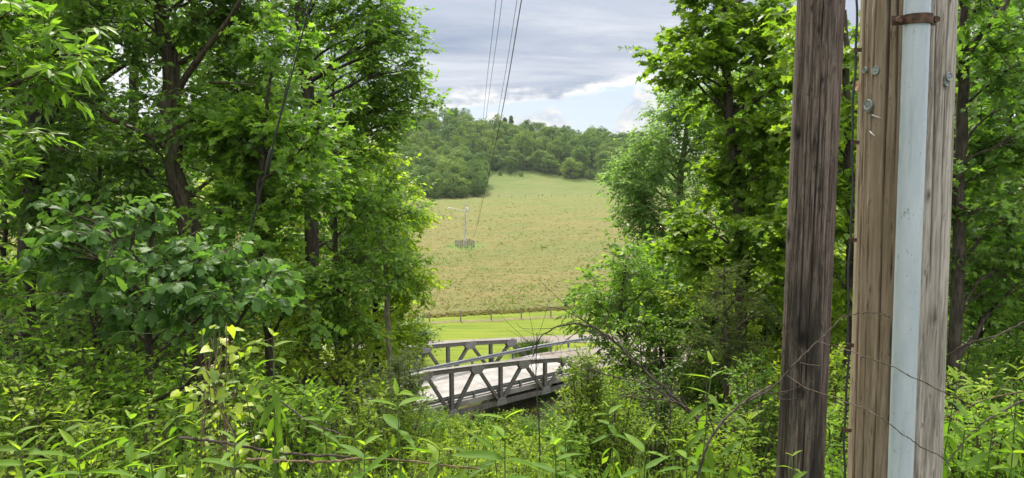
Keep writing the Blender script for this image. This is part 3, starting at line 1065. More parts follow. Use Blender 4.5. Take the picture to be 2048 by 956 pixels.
cor = thing('wooden_corral', 'small square corral of grey rails round the foot of the field light pole', 'corral', (LPX, LPY, 0.0))
hw = 1.45
an = R(24)
cs, sn = math.cos(an), math.sin(an)
crn = [np.array([LPX + a_ * cs - b_ * sn, LPY + a_ * sn + b_ * cs, 0.0]) for a_, b_ in ((-hw, -hw), (hw, -hw), (hw, hw), (-hw, hw))]
for i in range(4):
    a_, b_ = crn[i], crn[(i + 1) % 4]
    for p in (a_, (a_ + b_) / 2):
        mb = MB(); mb.beam(p - UP * 0.2, p + UP * RNG.uniform(1.22, 1.38), 0.14, 0.14, (0, 1, 0)); mb.build('post', M['greywood'], cor)
    nr = np.cross(unit(b_ - a_), UP)
    for z in (0.38, 0.70, 1.02, 1.22):
        mb = MB(); mb.beam(a_ + nr * 0.095 + UP * (z + RNG.uniform(-.02, .02)), b_ + nr * 0.095 + UP * (z + RNG.uniform(-.02, .02)), 0.05, 0.10); mb.build('rail', M['greywood'], cor)

# ------------------------------------------------------------------ utility poles beside the camera
m, n = material('dark_pole_wood')
co = n.coord('Object')
cr = n.n('ShaderNodeAttribute', attribute_name='tint').outputs['Fac']
g1 = n.noise(n.mapping(co, (1, 1, 0.055)), 62.0, 7.0, 0.75, 0.25); g2 = n.noise(n.mapping(co, (1, 1, 0.10)), 9.0, 5.0, 0.65, 0.4)
sp_ = n.noise(n.mapping(co, (1, 1, 0.3)), 75.0, 2.0, 0.5)
x_, y_, z_ = n.sep(co)
c = n.mix(n.step(g1, 0.36, 0.66), (0.048, 0.036, 0.030), (0.215, 0.172, 0.145))
c = n.mix(n.math('MULTIPLY', n.step(x_, 0.02, 0.12), 0.55), c, n.mix(n.step(g1, 0.4, 0.7), (0.06, 0.03, 0.028), (0.15, 0.085, 0.078)))
creo = n.math('MULTIPLY', n.step(g2, 0.40, 0.62), n.step(n.math('ADD', z_, n.math('MULTIPLY', g2, 0.8)), 3.0, 2.4))
c = n.mix(n.math('MULTIPLY', creo, 0.85), c, (0.020, 0.017, 0.015))
c = n.mix(n.math('MULTIPLY', n.step(sp_, 0.66, 0.72), 0.7), c, (0.015, 0.012, 0.012))
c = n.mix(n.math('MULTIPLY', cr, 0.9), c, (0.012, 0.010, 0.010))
n.out(n.pbr(c, 0.85, 0.2, normal=n.bump(g1, 1.0, 0.010)))
M['pole_dark'] = m
m, n = material('pale_pole_wood')
co = n.coord('Object')
cr = n.n('ShaderNodeAttribute', attribute_name='tint').outputs['Fac']
g1 = n.noise(n.mapping(co, (1, 1, 0.055)), 85.0, 7.0, 0.75, 0.25); pk = n.noise(n.mapping(co, (1, 1, 0.22)), 95.0, 3.0, 0.6); g2 = n.noise(n.mapping(co, (1, 1, 0.12)), 10.0, 5.0, 0.6, 0.5)
g3 = n.noise(n.mapping(co, (1, 1, 0.5)), 5.0, 4.0)
x_, y_, z_ = n.sep(co)
c = n.mix(n.step(g1, 0.34, 0.68), (0.145, 0.122, 0.101), (0.52, 0.475, 0.42))
c = n.mix(n.math('MULTIPLY', n.step(g2, 0.48, 0.68), 0.5), c, (0.21, 0.188, 0.158))
c = n.mix(n.math('MULTIPLY', n.step(g3, 0.5, 0.66), 0.35), c, (0.48, 0.445, 0.40))
c = n.mix(n.math('MULTIPLY', n.step(x_, -0.100, -0.132), 0.6), c, n.mix(g1, (0.15, 0.095, 0.042), (0.28, 0.19, 0.095)))
c = n.mix(n.math('MULTIPLY', n.step(z_, 1.4, 0.6), n.math('MULTIPLY', n.step(x_, 0.05, -0.05), n.step(g2, 0.35, 0.6))), c, (0.17, 0.145, 0.075))
c = n.mix(n.math('MULTIPLY', n.step(pk, 0.63, 0.70), 0.55), c, (0.07, 0.05, 0.036))
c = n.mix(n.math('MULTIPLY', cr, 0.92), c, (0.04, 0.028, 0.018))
n.out(n.pbr(c, 0.88, 0.15, normal=n.bump(g1, 1.0, 0.008)))
M['pole_pale'] = m


def pole_mesh(rng, base, top, r0, r1, cracks, knots, na=288, nz=170, dens=None, cw=1.0):
    """Shaft with grain ridges, drying cracks and knots cut into it; tint marks the inside of cracks."""
    base = np.asarray(base, float); top = np.asarray(top, float)
    th = np.linspace(0, 2 * np.pi, na, endpoint=False)
    zf = np.linspace(0, 1, nz)
    zf = np.where(zf < 0.75, zf * (dens / 0.75), dens + (zf - 0.75) / 0.25 * (1 - dens)) if dens else zf
    Lh = np.linalg.norm(top - base)
    kk = 14
    Rk = rng.normal(0, 1, (kk, na)); Rk = (Rk + np.roll(Rk, 1, 1) + np.roll(Rk, -1, 1)) / 1.9
    Sk = rng.normal(0, 1, (kk, 24)); Sk = np.array([np.interp(th, np.linspace(0, 2 * np.pi, 25), np.r_[s, s[0]]) for s in Sk])
    zi = zf * (kk - 1.001); i0 = zi.astype(int); f = (zi - i0)[:, None]
    gr = Rk[i0] * (1 - f) + Rk[i0 + 1] * f
    lump = Sk[i0] * (1 - f) + Sk[i0 + 1] * f
    rad = (r0 + (r1 - r0) * zf)[:, None] + gr * 0.0013 + lump * 0.0022
    ck = np.zeros((nz, na))
    zz = zf * Lh
    for (t0, za, zb, dep, wid) in cracks:
        wob_ = t0 + 0.03 * np.sin(zz * 2.3 + t0 * 7) + 0.015 * np.sin(zz * 7.1 + t0 * 3)
        dth = np.abs((th[None] - wob_[:, None] + np.pi) % (2 * np.pi) - np.pi) * r0
        env = sstep(za, za + 0.15, zz) * (1 - sstep(zb - 0.2, zb, zz))
        w = cw * wid * (0.6 + 0.4 * np.sin(zz * 3.1 + t0)) * env + 1e-5
        e = np.clip(1 - dth / w[:, None], 0, 1) * (env > 0.05)[:, None]
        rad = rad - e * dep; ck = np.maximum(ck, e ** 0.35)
    for (t0, zk, s_, dep) in knots:
        dth = ((th[None] - t0 + np.pi) % (2 * np.pi) - np.pi) * r0
        dd = np.sqrt(dth ** 2 + ((zz[:, None] - zk) * 0.75) ** 2)
        rad = rad + 0.005 * np.exp(-(dd / (s_ * 1.8)) ** 2) - dep * np.exp(-(dd / (s_ * 0.7)) ** 2)
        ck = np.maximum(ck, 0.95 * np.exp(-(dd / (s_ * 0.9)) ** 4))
    ax = base[None] + (top - base)[None] * zf[:, None]
    V = np.stack([ax[:, None, 0] + np.cos(th)[None] * rad, ax[:, None, 1] + np.sin(th)[None] * rad, np.broadcast_to(ax[:, None, 2], rad.shape)], -1)
    ii = np.arange(nz * na).reshape(nz, na); j2 = np.roll(ii, -1, 1)
    T = np.stack([ii[:-1], j2[:-1], j2[1:], ii[1:]], -1).reshape(-1, 4)
    mb = MB(); mb.add(V.reshape(-1, 3), T, 0, ck.ravel())
    topring = V[-1]; mb.add(np.vstack([topring, topring.mean(0)]), [(j, (j + 1) % na, na) for j in range(na)], 0, 0.2)
    return mb


def line_px(pa, pb, d, z0, z1):
    """Axis through two photograph points at depth d, extended to heights z0 and z1."""
    a_, b_ = P(*pa, d), P(*pb, d)
    t = (b_ - a_) / (b_[2] - a_[2])
    return a_ + t * (z0 - a_[2]), a_ + t * (z1 - a_[2])


prng = np.random.default_rng(5)
DL = 4.15
rL = 0.5 * 100.0 / F * DL * 0.915
gl = gz(1.7, DL)
b0, t0 = line_px((1641.5, 0), (1599, 956), DL, gl - 0.5, gl + 14.2)
pole_l = thing('utility_pole', 'dark brown weathered utility pole with blackened lower half, without conduit', 'utility pole', (b0[0], b0[1], gl))
front = math.atan2(-DL, -1.70)                     # the side that faces the road
pm = pole_mesh(prng, b0, t0, rL * 1.03, rL * 0.72,
               [(front + 0.12, -1, 14, 0.014, 0.007), (front - 0.30, 1.6, 14, 0.009, 0.004), (front - 0.75, 0, 9, 0.007, 0.004), (front - 0.10, 2.02, 2.42, 0.016, 0.016),
                (front + 0.75, 0, 13, 0.007, 0.004), (front - 0.05, 2.8, 8, 0.006, 0.003), (front - 0.5, 0.2, 3.3, 0.006, 0.0035), (front + 0.45, 1.0, 5.0, 0.006, 0.003), (front + 0.0, 0.4, 1.6, 0.012, 0.009)] +
               [(front + prng.uniform(-1.4, 1.4), z, z + prng.uniform(0.2, 0.8), 0.005, 0.003) for z in prng.uniform(0.3, 4.4, 26)],
               [(front - 0.80, 3.57, 0.030, 0.022), (front - 0.10, 2.42, 0.040, 0.018), (front - 0.13, 2.12, 0.034, 0.014), (front - 1.15, 3.0, 0.040, 0.012), (front - 0.12, 1.55, 0.030, 0.010)] +
               [(front + prng.uniform(-1.2, 1.2), z, 0.010, 0.005) for z in prng.uniform(1.2, 4.5, 46)], na=170, nz=240, dens=0.36)
pm.build('shaft', M['pole_dark'], pole_l, smooth=True)

DR = 2.25
front = math.atan2(-DR, -1.19)
rR = 0.5 * 199.0 / F * DR * 0.885
gr_ = gz(1.2, DR)
b1, t1 = line_px((1816, 0), (1787, 956), DR, gr_ - 0.5, gr_ + 11.0)
pole_r = thing('utility_pole', 'pale tan utility pole carrying a light grey conduit pipe and small metal tags', 'utility pole', (b1[0], b1[1], gr_))
pm = pole_mesh(prng, b1, t1, rR * 1.01, rR * 0.80,
               [(front - 0.42, -1, 11, 0.009, 0.005), (front - 0.18, 1.9, 11, 0.007, 0.0032), (front + 0.12, -1, 11, 0.006, 0.004), (front - 0.72, 0.6, 8, 0.004, 0.0025),
                (front + 0.55, -0.5, 2.4, 0.010, 0.004), (front + 0.62, 2.2, 8, 0.005, 0.003), (front - 0.28, 0.3, 1.6, 0.005, 0.0028), (front + 0.95, 0.5, 6, 0.004, 0.0025), (front - 1.05, 0.3, 7, 0.005, 0.003)] +
               [(front + prng.uniform(-1.3, 1.3), z, z + prng.uniform(0.08, 0.4), 0.003, 0.002) for z in prng.uniform(0.3, 2.6, 30)],
               [(front + 0.80, 2.25, 0.014, 0.005), (front - 0.6, 1.3, 0.014, 0.004), (front + 0.95, 1.7, 0.012, 0.004)] + [(front + prng.uniform(-1.2, 1.2), z, 0.005, 0.002) for z in prng.uniform(0.6, 3.2, 30)], na=220, nz=190, dens=0.30, cw=1.2)
pm.build('shaft', M['pole_pale'], pole_r, smooth=True)

m, n = material('grey_pvc')
co = n.coord('Object')
a = n.noise(n.mapping(co, (1, 1, 0.2)), 14.0, 5.0, 0.7); b = n.noise(n.mapping(co, (1, 1, 0.06)), 40.0, 3.0)
sc_ = n.noise(n.mapping(co, (1, 1, 0.5)), 55.0, 4.0, 0.75)
c = n.mix(n.step(a, 0.3, 0.7), (0.345, 0.40, 0.445), (0.435, 0.49, 0.535))
c = n.mix(n.math('MULTIPLY', n.step(b, 0.58, 0.72), 0.3), c, (0.19, 0.235, 0.25))
c = n.mix(n.math('MULTIPLY', n.step(sc_, 0.60, 0.72), 0.75), c, (0.15, 0.17, 0.17))
n.out(n.pbr(c, 0.25, 0.5, normal=n.bump(a, 0.10, 0.01)))
M['pvc'] = m
m, n = material('rusty_strap')
co = n.coord('Object')
a = n.noise(co, 60.0, 5.0)
n.out(n.pbr(n.mix(n.step(a, 0.35, 0.7), (0.05, 0.03, 0.022), (0.13, 0.075, 0.05)), 0.75, 0.3, 0.3, normal=n.bump(a, 0.3, 0.003)))
M['rust'] = m
rc = 0.5 * 54.5 / F * (DR - rR - 0.03) * 0.875
DC = DR - rR * 0.98 - rc
c0, c1_ = line_px((1835, 0), (1800.5, 956), DC, gr_ + 0.02, gr_ + 5.5)
mb = MB(); mb.tube(np.linspace(c0, c1_, 40), rc, 40); cnd = mb.build('conduit', M['pvc'], pole_r, smooth=True)
# strap with two ears, bolted to the pole
cc_ = P(1834, 40, DC); sh = 0.013
st = MB()
for i in range(24):
    a0, a1 = math.pi + math.pi * i / 24, math.pi + math.pi * (i + 1) / 24
    def rp(a_, r_, z):
        return cc_ + np.array([math.cos(a_) * r_, math.sin(a_) * r_, z])
    V = [rp(a0, rc + 0.001, -sh), rp(a1, rc + 0.001, -sh), rp(a1, rc + 0.006, -sh), rp(a0, rc + 0.006, -sh),
         rp(a0, rc + 0.001, sh), rp(a1, rc + 0.001, sh), rp(a1, rc + 0.006, sh), rp(a0, rc + 0.006, sh)]
    st.add(V, [(0, 1, 2, 3), (7, 6, 5, 4), (3, 2, 6, 7), (1, 0, 4, 5)])
st.beam(cc_ + np.array([-rc - 0.004, 0.002, 0]), cc_ + np.array([-rc - 0.030, 0.012, 0]), 0.006, 2 * sh)
st.beam(cc_ + np.array([rc + 0.004, 0.002, 0]), cc_ + np.array([rc + 0.022, 0.012, 0]), 0.006, 2 * sh)
strap = st.build('strap', M['rust'], pole_r)
bm_ = MB(); q = cc_ + np.array([rc + 0.015, -0.002, 0]); bm_.tube([q, q + np.array([0, -0.012, 0])], 0.009, 6); bo = bm_.build('bolt', M['rust'], pole_r); bo.parent = strap
bm_ = MB(); q = cc_ + np.array([-rc - 0.018, 0.0, 0]); bm_.tube([q, q + np.array([0, -0.012, 0])], 0.009, 6); bo = bm_.build('bolt', M['rust'], pole_r); bo.parent = strap

m, n = material('tag_aluminium')
co = n.coord('Object')
a = n.noise(co, 90.0, 4.0)
n.out(n.pbr(n.mix(a, (0.20, 0.23, 0.22), (0.42, 0.46, 0.45)), 0.42, 0.5, 0.6))
M['tagmetal'] = m
m, n = material('orange_scrap')
co = n.coord('Object')
n.out(n.pbr(n.mix(n.step(n.noise(co, 50.0, 3.0), 0.45, 0.55), (0.45, 0.13, 0.03), (0.62, 0.42, 0.30)), 0.6, 0.3))
M['orange'] = m


def pole_front(px, py, out_=0.0):
    """Point on the right pole's front seen at (px, py) and the outward normal there."""
    dirv = P(px, py, 1.0) - EYE
    best = None
    for d in np.linspace(1.7, 2.3, 1201):
        q = EYE + dirv * d
        f = (q[2] - b1[2]) / (t1[2] - b1[2])
        ax = b1 + (t1 - b1) * f
        r = rR * (1.01 + (0.80 - 1.01) * f)
        v = q[:2] - ax[:2]
        if np.hypot(*v) <= r + 0.003:
            nn = np.r_[v / np.hypot(*v), 0]
            return q + nn * out_, nn
    return EYE + dirv * 2.2, np.array([0, -1.0, 0])


def disc_tag(px, py, r, label=None, out_=0.0, marks=7, seed=0):
    q, nn = pole_front(px, py, out_)
    t_ = np.cross(UP, nn)
    rg = np.random.default_rng(seed)
    mb = MB(); k = 28
    prof_ = [(0.0, 0.0015), (0.80, 0.0015), (0.86, 0.0032), (0.96, 0.0032), (1.0, 0.0018), (1.0, -0.003)]
    an_ = np.linspace(0, 2 * np.pi, k, endpoint=False)
    V = np.concatenate([[q + t_ * math.cos(a_) * r * f + UP * math.sin(a_) * r * f + nn * h for a_ in an_] for f, h in prof_])
    ii = np.arange(len(prof_) * k).reshape(-1, k); j2 = np.roll(ii, -1, 1)
    mb.add(V, np.stack([ii[:-1], ii[1:], j2[1:], j2[:-1]], -1).reshape(-1, 4))
    # raised marks: an arc of strokes and a centre figure
    for i in range(marks):
        a_ = math.pi * (0.1 + 0.8 * i / (marks - 1))
        c_ = q + t_ * math.cos(a_) * r * 0.6 + UP * math.sin(a_) * r * 0.6 + nn * 0.002
        mb.beam(c_, c_ + (t_ * math.cos(a_) + UP * math.sin(a_)) * r * 0.17, r * 0.07, 0.0016, nn)
    for i in range(3):
        c_ = q + t_ * (i - 1) * r * 0.36 - UP * r * 0.12 + nn * 0.002
        mb.beam(c_ - UP * r * 0.2, c_ + UP * r * 0.2, r * 0.09, 0.0016, nn)
        mb.beam(c_ + UP * r * 0.2 * rg.choice([-1, 0, 1]), c_ + UP * r * 0.2 * rg.choice([-1, 0, 1]) + t_ * r * 0.2, r * 0.09, 0.0016, nn)
    mb.tube([q, q + nn * 0.004], r * 0.12, 8)
    o = mb.build('tag', M['tagmetal'], pole_r, smooth=False)
    if label: o['label'] = label
    return o


disc_tag(1730.5, 140, 0.0095, 'dull small round tag, left of the upper pair', 0.001, 5, 1)
disc_tag(1751.5, 141, 0.0125, 'bright round tag, right of the upper pair', 0.001, 9, 2)
disc_tag(1738, 215, 0.0150, 'round tag showing beneath another below the upper pair', 0.001, 7, 3)
disc_tag(1739.5, 210, 0.0160, 'largest round tag, overlapping another', 0.0055, 9, 4)
disc_tag(1892.5, 165, 0.0105, 'round tag partly covered, right of the conduit', 0.001, 7, 5)
disc_tag(1894.5, 154, 0.0125, 'round tag at the right edge of the pole', 0.0055, 9, 6)
q, nn = pole_front(1718, 172, 0.004)
t_ = np.cross(UP, nn)
mb = MB(); mb.prism([q + t_ * a_ * 0.010 + UP * b_ * 0.016 + nn * c_ for a_, b_, c_ in ((-1.6, -0.6, 0.004), (0.2, -1.1, 0), (1.2, 0.2, 0), (1.0, 1.0, 0.002), (0.0, 0.7, 0), (-1.4, 0.9, 0.006))], nn * 0.0012)
mb.build('scrap', M['orange'], pole_r)
for (xa, ya, xb, yb) in ((1745, 230, 1764, 236), (1741, 263, 1753, 272)):
    q1, n1 = pole_front(xa, ya, 0.002); q2, n2 = pole_front(xb, yb, 0.006)
    mb = MB(); mb.tube([q1, (q1 + q2) / 2 + n1 * 0.002, q2], [0.0022, 0.0018, 0.0008], 5); mb.build('splinter', M['palepole'], pole_r)
# black ground wire stapled along the left edge
wp = []
for py in np.linspace(-900, 1500, 90):
    f = 1713 - 24.5 * py / 956.0 + 2.0 * math.sin(py * 0.02) + 1.2 * math.sin(py * 0.055)
    wp.append(P(f, py, DR - 0.02))
mb = MB(); mb.tube(wp, 0.0034, 6); gw = mb.build('ground_wire', M['wire'], pole_r, smooth=True)
for py in (100, 285, 480, 690, 860):
    q = P(1714 - 24.5 * py / 956.0, py, DR - 0.025)
    mb = MB(); mb.beam(q + np.array([-0.006, 0, 0]), q + np.array([0.016, -0.004, 0]), 0.012, 0.004, (0, 1, 0)); sp2 = mb.build('staple', M['rust'], pole_r); sp2.parent = gw

# ------------------------------------------------------------------ overhead lines and guy wires
ARM = b0 + (t0 - b0) * (28.4 - b0[2]) / (t0[2] - b0[2]) + (0, 0.16, 0)
mb = MB(); mb.beam(ARM + (-1.15, 0, 0), ARM + (1.15, 0, 0), 0.10, 0.12); mb.build('crossarm', M['greywood'], pole_l)


def power_line(label, pts, r, group='overhead lines to the field light pole'):
    nl_ = len([o for o in bpy.data.objects if o.name.startswith('power_line')])
    p = spline([ARM + (0.95 - 0.6 * nl_, 0, 0.12)] + [P(a_, b_, d) for a_, b_, d in pts[:-1]] + [np.array(pts[-1])], 80)
    mb = MB(); mb.tube(p, r, 5)
    o = mb.build('power_line', M['wire'], None, smooth=True)
    return tag(o, label, 'power line', group)


EL = np.array([LPX + 0.25, LPY - 0.1, 8.45])
power_line('thick black power line, rightmost and lowest, dipping across the far woods to the light pole',
           [(1130, -560, 10), (1085, -215, 15), (1043, 0, 22), (1003, 230, 31), (966, 400, 53), (947, 472, 86), (938, 455, 118), EL + (0.2, 0, -1.2)], 0.016)
power_line('thin power line just left of the thick black line',
           [(1118, -640, 10), (1076, -270, 15), (1034, 0, 24), (1003, 190, 34), (976, 330, 55), (956, 425, 90), (940, 424, 122), EL + (0.4, 0, 0)], 0.009)
power_line('thin power line, second from the left against the sky',
           [(1062, -640, 10), (1032, -270, 15), (1004, 0, 24), (982, 160, 34), (964, 290, 55), (948, 385, 90), (937, 408, 122), EL + (0.0, 0, 0.4)], 0.009)
power_line('thin power line, leftmost of the lines against the sky',
           [(1040, -640, 10), (1013, -270, 15), (992, 0, 24), (975, 150, 34), (962, 270, 55), (945, 375, 90), (932, 402, 122), EL + (-0.4, 0, 0)], 0.009)
gtop = b0 + (t0 - b0) * (28.0 - b0[2]) / (t0[2] - b0[2])


def guy(label, anchor, dz_, r, splice=None):
    a_ = np.array([gtop[0], gtop[1] + 0.1, gtop[2] + dz_]); b_ = np.array([anchor[0], anchor[1], gz(*anchor) - 0.1])
    f = np.linspace(0, 1, 30)[:, None]
    p = a_ + (b_ - a_) * f; p[:, 2] -= 0.5 * np.sin(np.pi * f[:, 0])
    root = thing('guy_wire', label, 'guy wire', b_ + (0, 0, 0.1), 'guy wires of the dark utility pole')
    mb = MB(); mb.tube(p, r, 5); mb.build('strand', M['wire'], root, smooth=True)
    if splice is not None:
        q = a_ + (b_ - a_) * splice; q[2] -= 0.5 * math.sin(math.pi * splice)
        t_ = unit(b_ - a_)
        mb = MB(); mb.tube([q - t_ * 0.14, q - t_ * 0.10, q + t_ * 0.10, q + t_ * 0.14], [0.010, 0.026, 0.026, 0.010], 8); mb.build('grip', M['wire'], root, smooth=True)


guy('thick black guy wire slanting down in front of the left trees', (-4.35, 8.9), 0.75, 0.0075)
guy('thin guy wire with a dark grip, just right of the thick one', (-4.6, 9.7), 1.5, 0.0045, 0.69)


# ------------------------------------------------------------------ trees on the left of the opening
GAPS = [(262, 170, 34, 42), (205, 95, 10, 10)]        # where sky shows between the crowns


CLEAR = [(322, 388, 30, 480, 11.0), (40, 90, 300, 640, 12.0), (600, 630, 90, 200, 16.0), (604, 634, 430, 500, 16.0), (1462, 1484, 360, 440, 14.0)]


def axis_of(tr):
    return spline(tr, 40)


def big_tree(name, label, px_pts, d, r, seed, leafk, lm, bark, size, h0, h1, Rm, nl, lr, edge=(), edge_r=60, base_px=None, extra=(), parts=0,
             n_sub=16, n_tw=6, q=9, cat='tree', group=None, jit=0.6, droop=0.25, flat=0.55, tw_len=0.42):
    tr = trunk_px(px_pts, d, base_px)
    rad = np.interp(np.linspace(0, 1, len(tr)), np.linspace(0, 1, len(r)), r)
    g = np.random.default_rng(seed + 500)
    lb = list(lobes_px(edge, d, edge_r, jit, g))
    if nl:
        lb += auto_lobes(g, axis_of(tr), P(0, h0, d)[2], P(0, h1, d)[2], Rm, nl, lr)
    if d > 8:
        keep = []
        for c, r_ in lb:
            u, v, _ = pix(c); rp = r_ * F / d * 0.4
            if not any(((u[0] - a_) / (w_ + rp)) ** 2 + ((v[0] - b_) / (h_ + rp)) ** 2 < 1 for a_, b_, w_, h_ in GAPS):
                keep.append((c, r_))
        lb = keep
    cl = []
    for c, r_ in lb:                      # keep the big trunks in view, as they are in the place
        u, v, _ = pix(c); rp = r_ * F / c[1]
        if not any(c[1] < dm - 0.05 and x0 - 0.32 * rp < u[0] < x1 + 0.32 * rp and y0 - .3 * rp < v[0] < y1 + .3 * rp for x0, x1, y0, y1, dm in CLEAR):
            cl.append((c, r_))
    lb = cl
    return tree(name, label, cat, tr, rad, lb, seed, leafk, lm, bark, size, n_sub, n_tw, q, group, parts, extra, droop, flat, tw_len)


DK = M['bark_dark']
# main bent trunk with a big limb
d = 11.0
limb = [np.r_[P(352, 225, d), 0.06], np.r_[P(362, 170, d - 0.2), 0.05], np.r_[P(408, 104, d - 0.5), 0.042], np.r_[P(466, 26, d - 0.9), 0.03], np.r_[P(520, -90, d - 1.3), 0.015]]
limb2 = [np.r_[P(350, 205, d), 0.03], np.r_[P(372, 180, d - 0.2), 0.024], np.r_[P(430, 165, d - 0.4), 0.018], np.r_[P(510, 170, d - 0.5), 0.008]]
big_tree('oak_tree', 'large oak with a bent mossy trunk and a stout limb rising to the right',
         [(388, 690), (380, 520), (378, 430), (352, 345), (347, 235), (341, 140), (322, 60), (318, -80), (330, -230), (336, -330)], d, [.19, .16, .155, .15, .125, .115, .12, .11, .08, .04, .02],
         1, 'oak', L['deep'], M['bark_moss'], 0.125, 330, -300, 1.9, 13, 0.8,
         edge=[(480, 60), (540, 10), (520, 170), (430, 240), (250, 40), (210, -30), (270, 330), (430, 20), (600, 100), (480, -80)], edge_r=95, extra=[limb, limb2], parts=60)
big_tree('oak_tree', 'straight dark trunked oak at the left edge of the view',
         [(40, 700), (50, 560), (72, 350), (80, 130), (88, -120), (90, -330)], 12.0, [.19, .165, .15, .14, .12, .09, .03], 2, 'ovate', L['deep'], DK, 0.13,
         420, -290, 2.2, 14, 0.85, edge=[(30, 280), (130, 330), (150, 60), (60, 30), (-20, 120), (120, 430)], edge_r=90)
big_tree('oak_tree', 'thin dark trunk left of the bent oak, seen against the bright gap',
         [(186, 700), (178, 230), (170, 60), (168, -200)], 17.0, [.14, .12, .10, .05], 3, 'ovate', L['deep'], DK, 0.14, 330, -180, 2.0, 9, 0.9,
         edge=[(130, 180), (220, 300), (120, 30)], edge_r=70)
big_tree('oak_tree', 'slender leaning trunk between the bright gap and the bent oak',
         [(262, 700), (266, 215), (278, 60), (292, -260)], 19.0, [.14, .12, .11, .05], 4, 'ovate', L['deep'], DK, 0.14, 330, -300, 2.0, 9, 0.9,
         edge=[(310, 130), (240, 20), (300, 280)], edge_r=70)
big_tree('oak_tree', 'tall oak whose crown bulges into the sky on the left side of the opening',
         [(620, 760), (625, 480), (614, 190), (604, 60), (598, -120), (600, -290)], 16.0, [.18, .165, .15, .14, .10, .04], 5, 'ovate', L['mid'], DK, 0.12, 420, -250, 2.0, 11, 0.85,
         edge=[(795, 15), (812, 70), (775, 60), (808, 140), (825, 175), (818, 215), (770, 140), (740, 60), (755, 215), (770, 255), (720, 20), (705, 140), (690, 230), (740, 300), (690, 330), (580, 30), (645, 15), (605, -25), (560, 90), (770, -50), (700, -70), (640, 250), (660, 60), (640, 150), (770, 180)],
         edge_r=56, q=10, n_sub=15)
big_tree('young_tree', 'slim pale barked young tree in front of the bridge end',
         [(782, 830), (776, 640), (768, 500), (760, 400)], 17.0, [.085, .075, .065, .05, .02], 6, 'narrow', L['mid'], M['bark_pale'], 0.12, 560, 380, 0.8, 7, 0.55,
         edge=[(720, 480), (800, 540), (740, 560)], edge_r=45)
big_tree('young_tree', 'bright yellow green tree glowing in the sun at the edge of the hay field',
         [(752, 690), (757, 560), (770, 430), (790, 330)], 27.0, [.14, .12, .09, .04], 7, 'ovate', L['bright'], DK, 0.20, 0, 0, 0, 0, 0,
         edge=[(800, 372), (826, 412), (838, 432), (815, 450), (780, 400), (752, 420), (822, 486), (800, 520), (832, 552), (838, 590), (810, 600), (775, 560), (745, 500), (770, 470), (790, 440), (720, 440), (780, 620), (740, 590), (765, 355), (815, 560), (740, 360), (715, 380)],
         edge_r=36, q=8, n_sub=10, jit=1.2, tw_len=0.55)
# mid-green maples between the bent oak and the tall oak
big_tree('maple_tree', 'mid green maple filling the space right of the bent oak',
         [(540, 760), (528, 560), (520, 400), (530, 250), (545, 120)], 10.0, [.07, .06, .05, .03, .015], 8, 'maple', L['mid'], DK, 0.11, 0, 0, 0, 0, 0,
         edge=[(470, 330), (555, 420), (520, 260), (620, 370), (590, 500), (450, 420), (520, 500), (640, 280), (580, 190), (480, 560), (610, 600), (540, 340), (650, 470), (440, 250), (560, 100)], edge_r=72, parts=90, n_sub=19, q=10)
big_tree('maple_tree', 'leafy maple sapling with yellow green upper leaves right of the tall oak trunk',
         [(690, 800), (680, 640), (672, 480), (668, 330)], 13.0, [.06, .05, .04, .02], 9, 'ovate', L['mid'], DK, 0.13, 0, 0, 0, 0, 0,
         edge=[(660, 380), (720, 430), (690, 500), (740, 560), (660, 590), (620, 560), (700, 330), (760, 500), (720, 640), (650, 660), (600, 680), (690, 580)], edge_r=58)
big_tree('maple_tree', 'shaded maple sapling between the straight oak and the bent oak',
         [(205, 780), (200, 600), (195, 450), (200, 330)], 10.5, [.06, .05, .04, .02], 10, 'ovate', L['deep'], DK, 0.13, 0, 0, 0, 0, 0,
         edge=[(170, 380), (230, 430), (140, 480), (260, 520), (200, 560), (110, 560), (290, 420), (120, 300), (330, 600), (60, 480), (250, 620), (150, 650)], edge_r=66)
big_tree('young_tree', 'spreading low understorey tree with mid green leaves behind the honeysuckle',
         [(190, 880), (186, 780), (190, 690), (180, 610)], 9.0, [.045, .04, .03, .012], 70, 'ovate', L['mid'], DK, 0.085, 0, 0, 0, 0, 0,
         edge=[(50, 610), (120, 640), (200, 630), (20, 670), (280, 660), (90, 700), (180, 710), (350, 650), (420, 680), (320, 720), (-20, 620), (250, 600), (140, 590), (470, 640)], edge_r=62, n_sub=15, q=9)
big_tree('young_tree', 'low leafy understorey tree under the tall oak left of the slim young tree',
         [(620, 860), (616, 780), (622, 700), (614, 630)], 12.5, [.045, .04, .03, .012], 71, 'ovate', L['bright'], DK, 0.095, 0, 0, 0, 0, 0,
         edge=[(550, 650), (600, 690), (650, 650), (700, 700), (740, 670), (520, 700), (570, 730), (640, 730), (690, 640), (480, 720), (590, 610), (720, 740)], edge_r=46, n_sub=14, q=9)
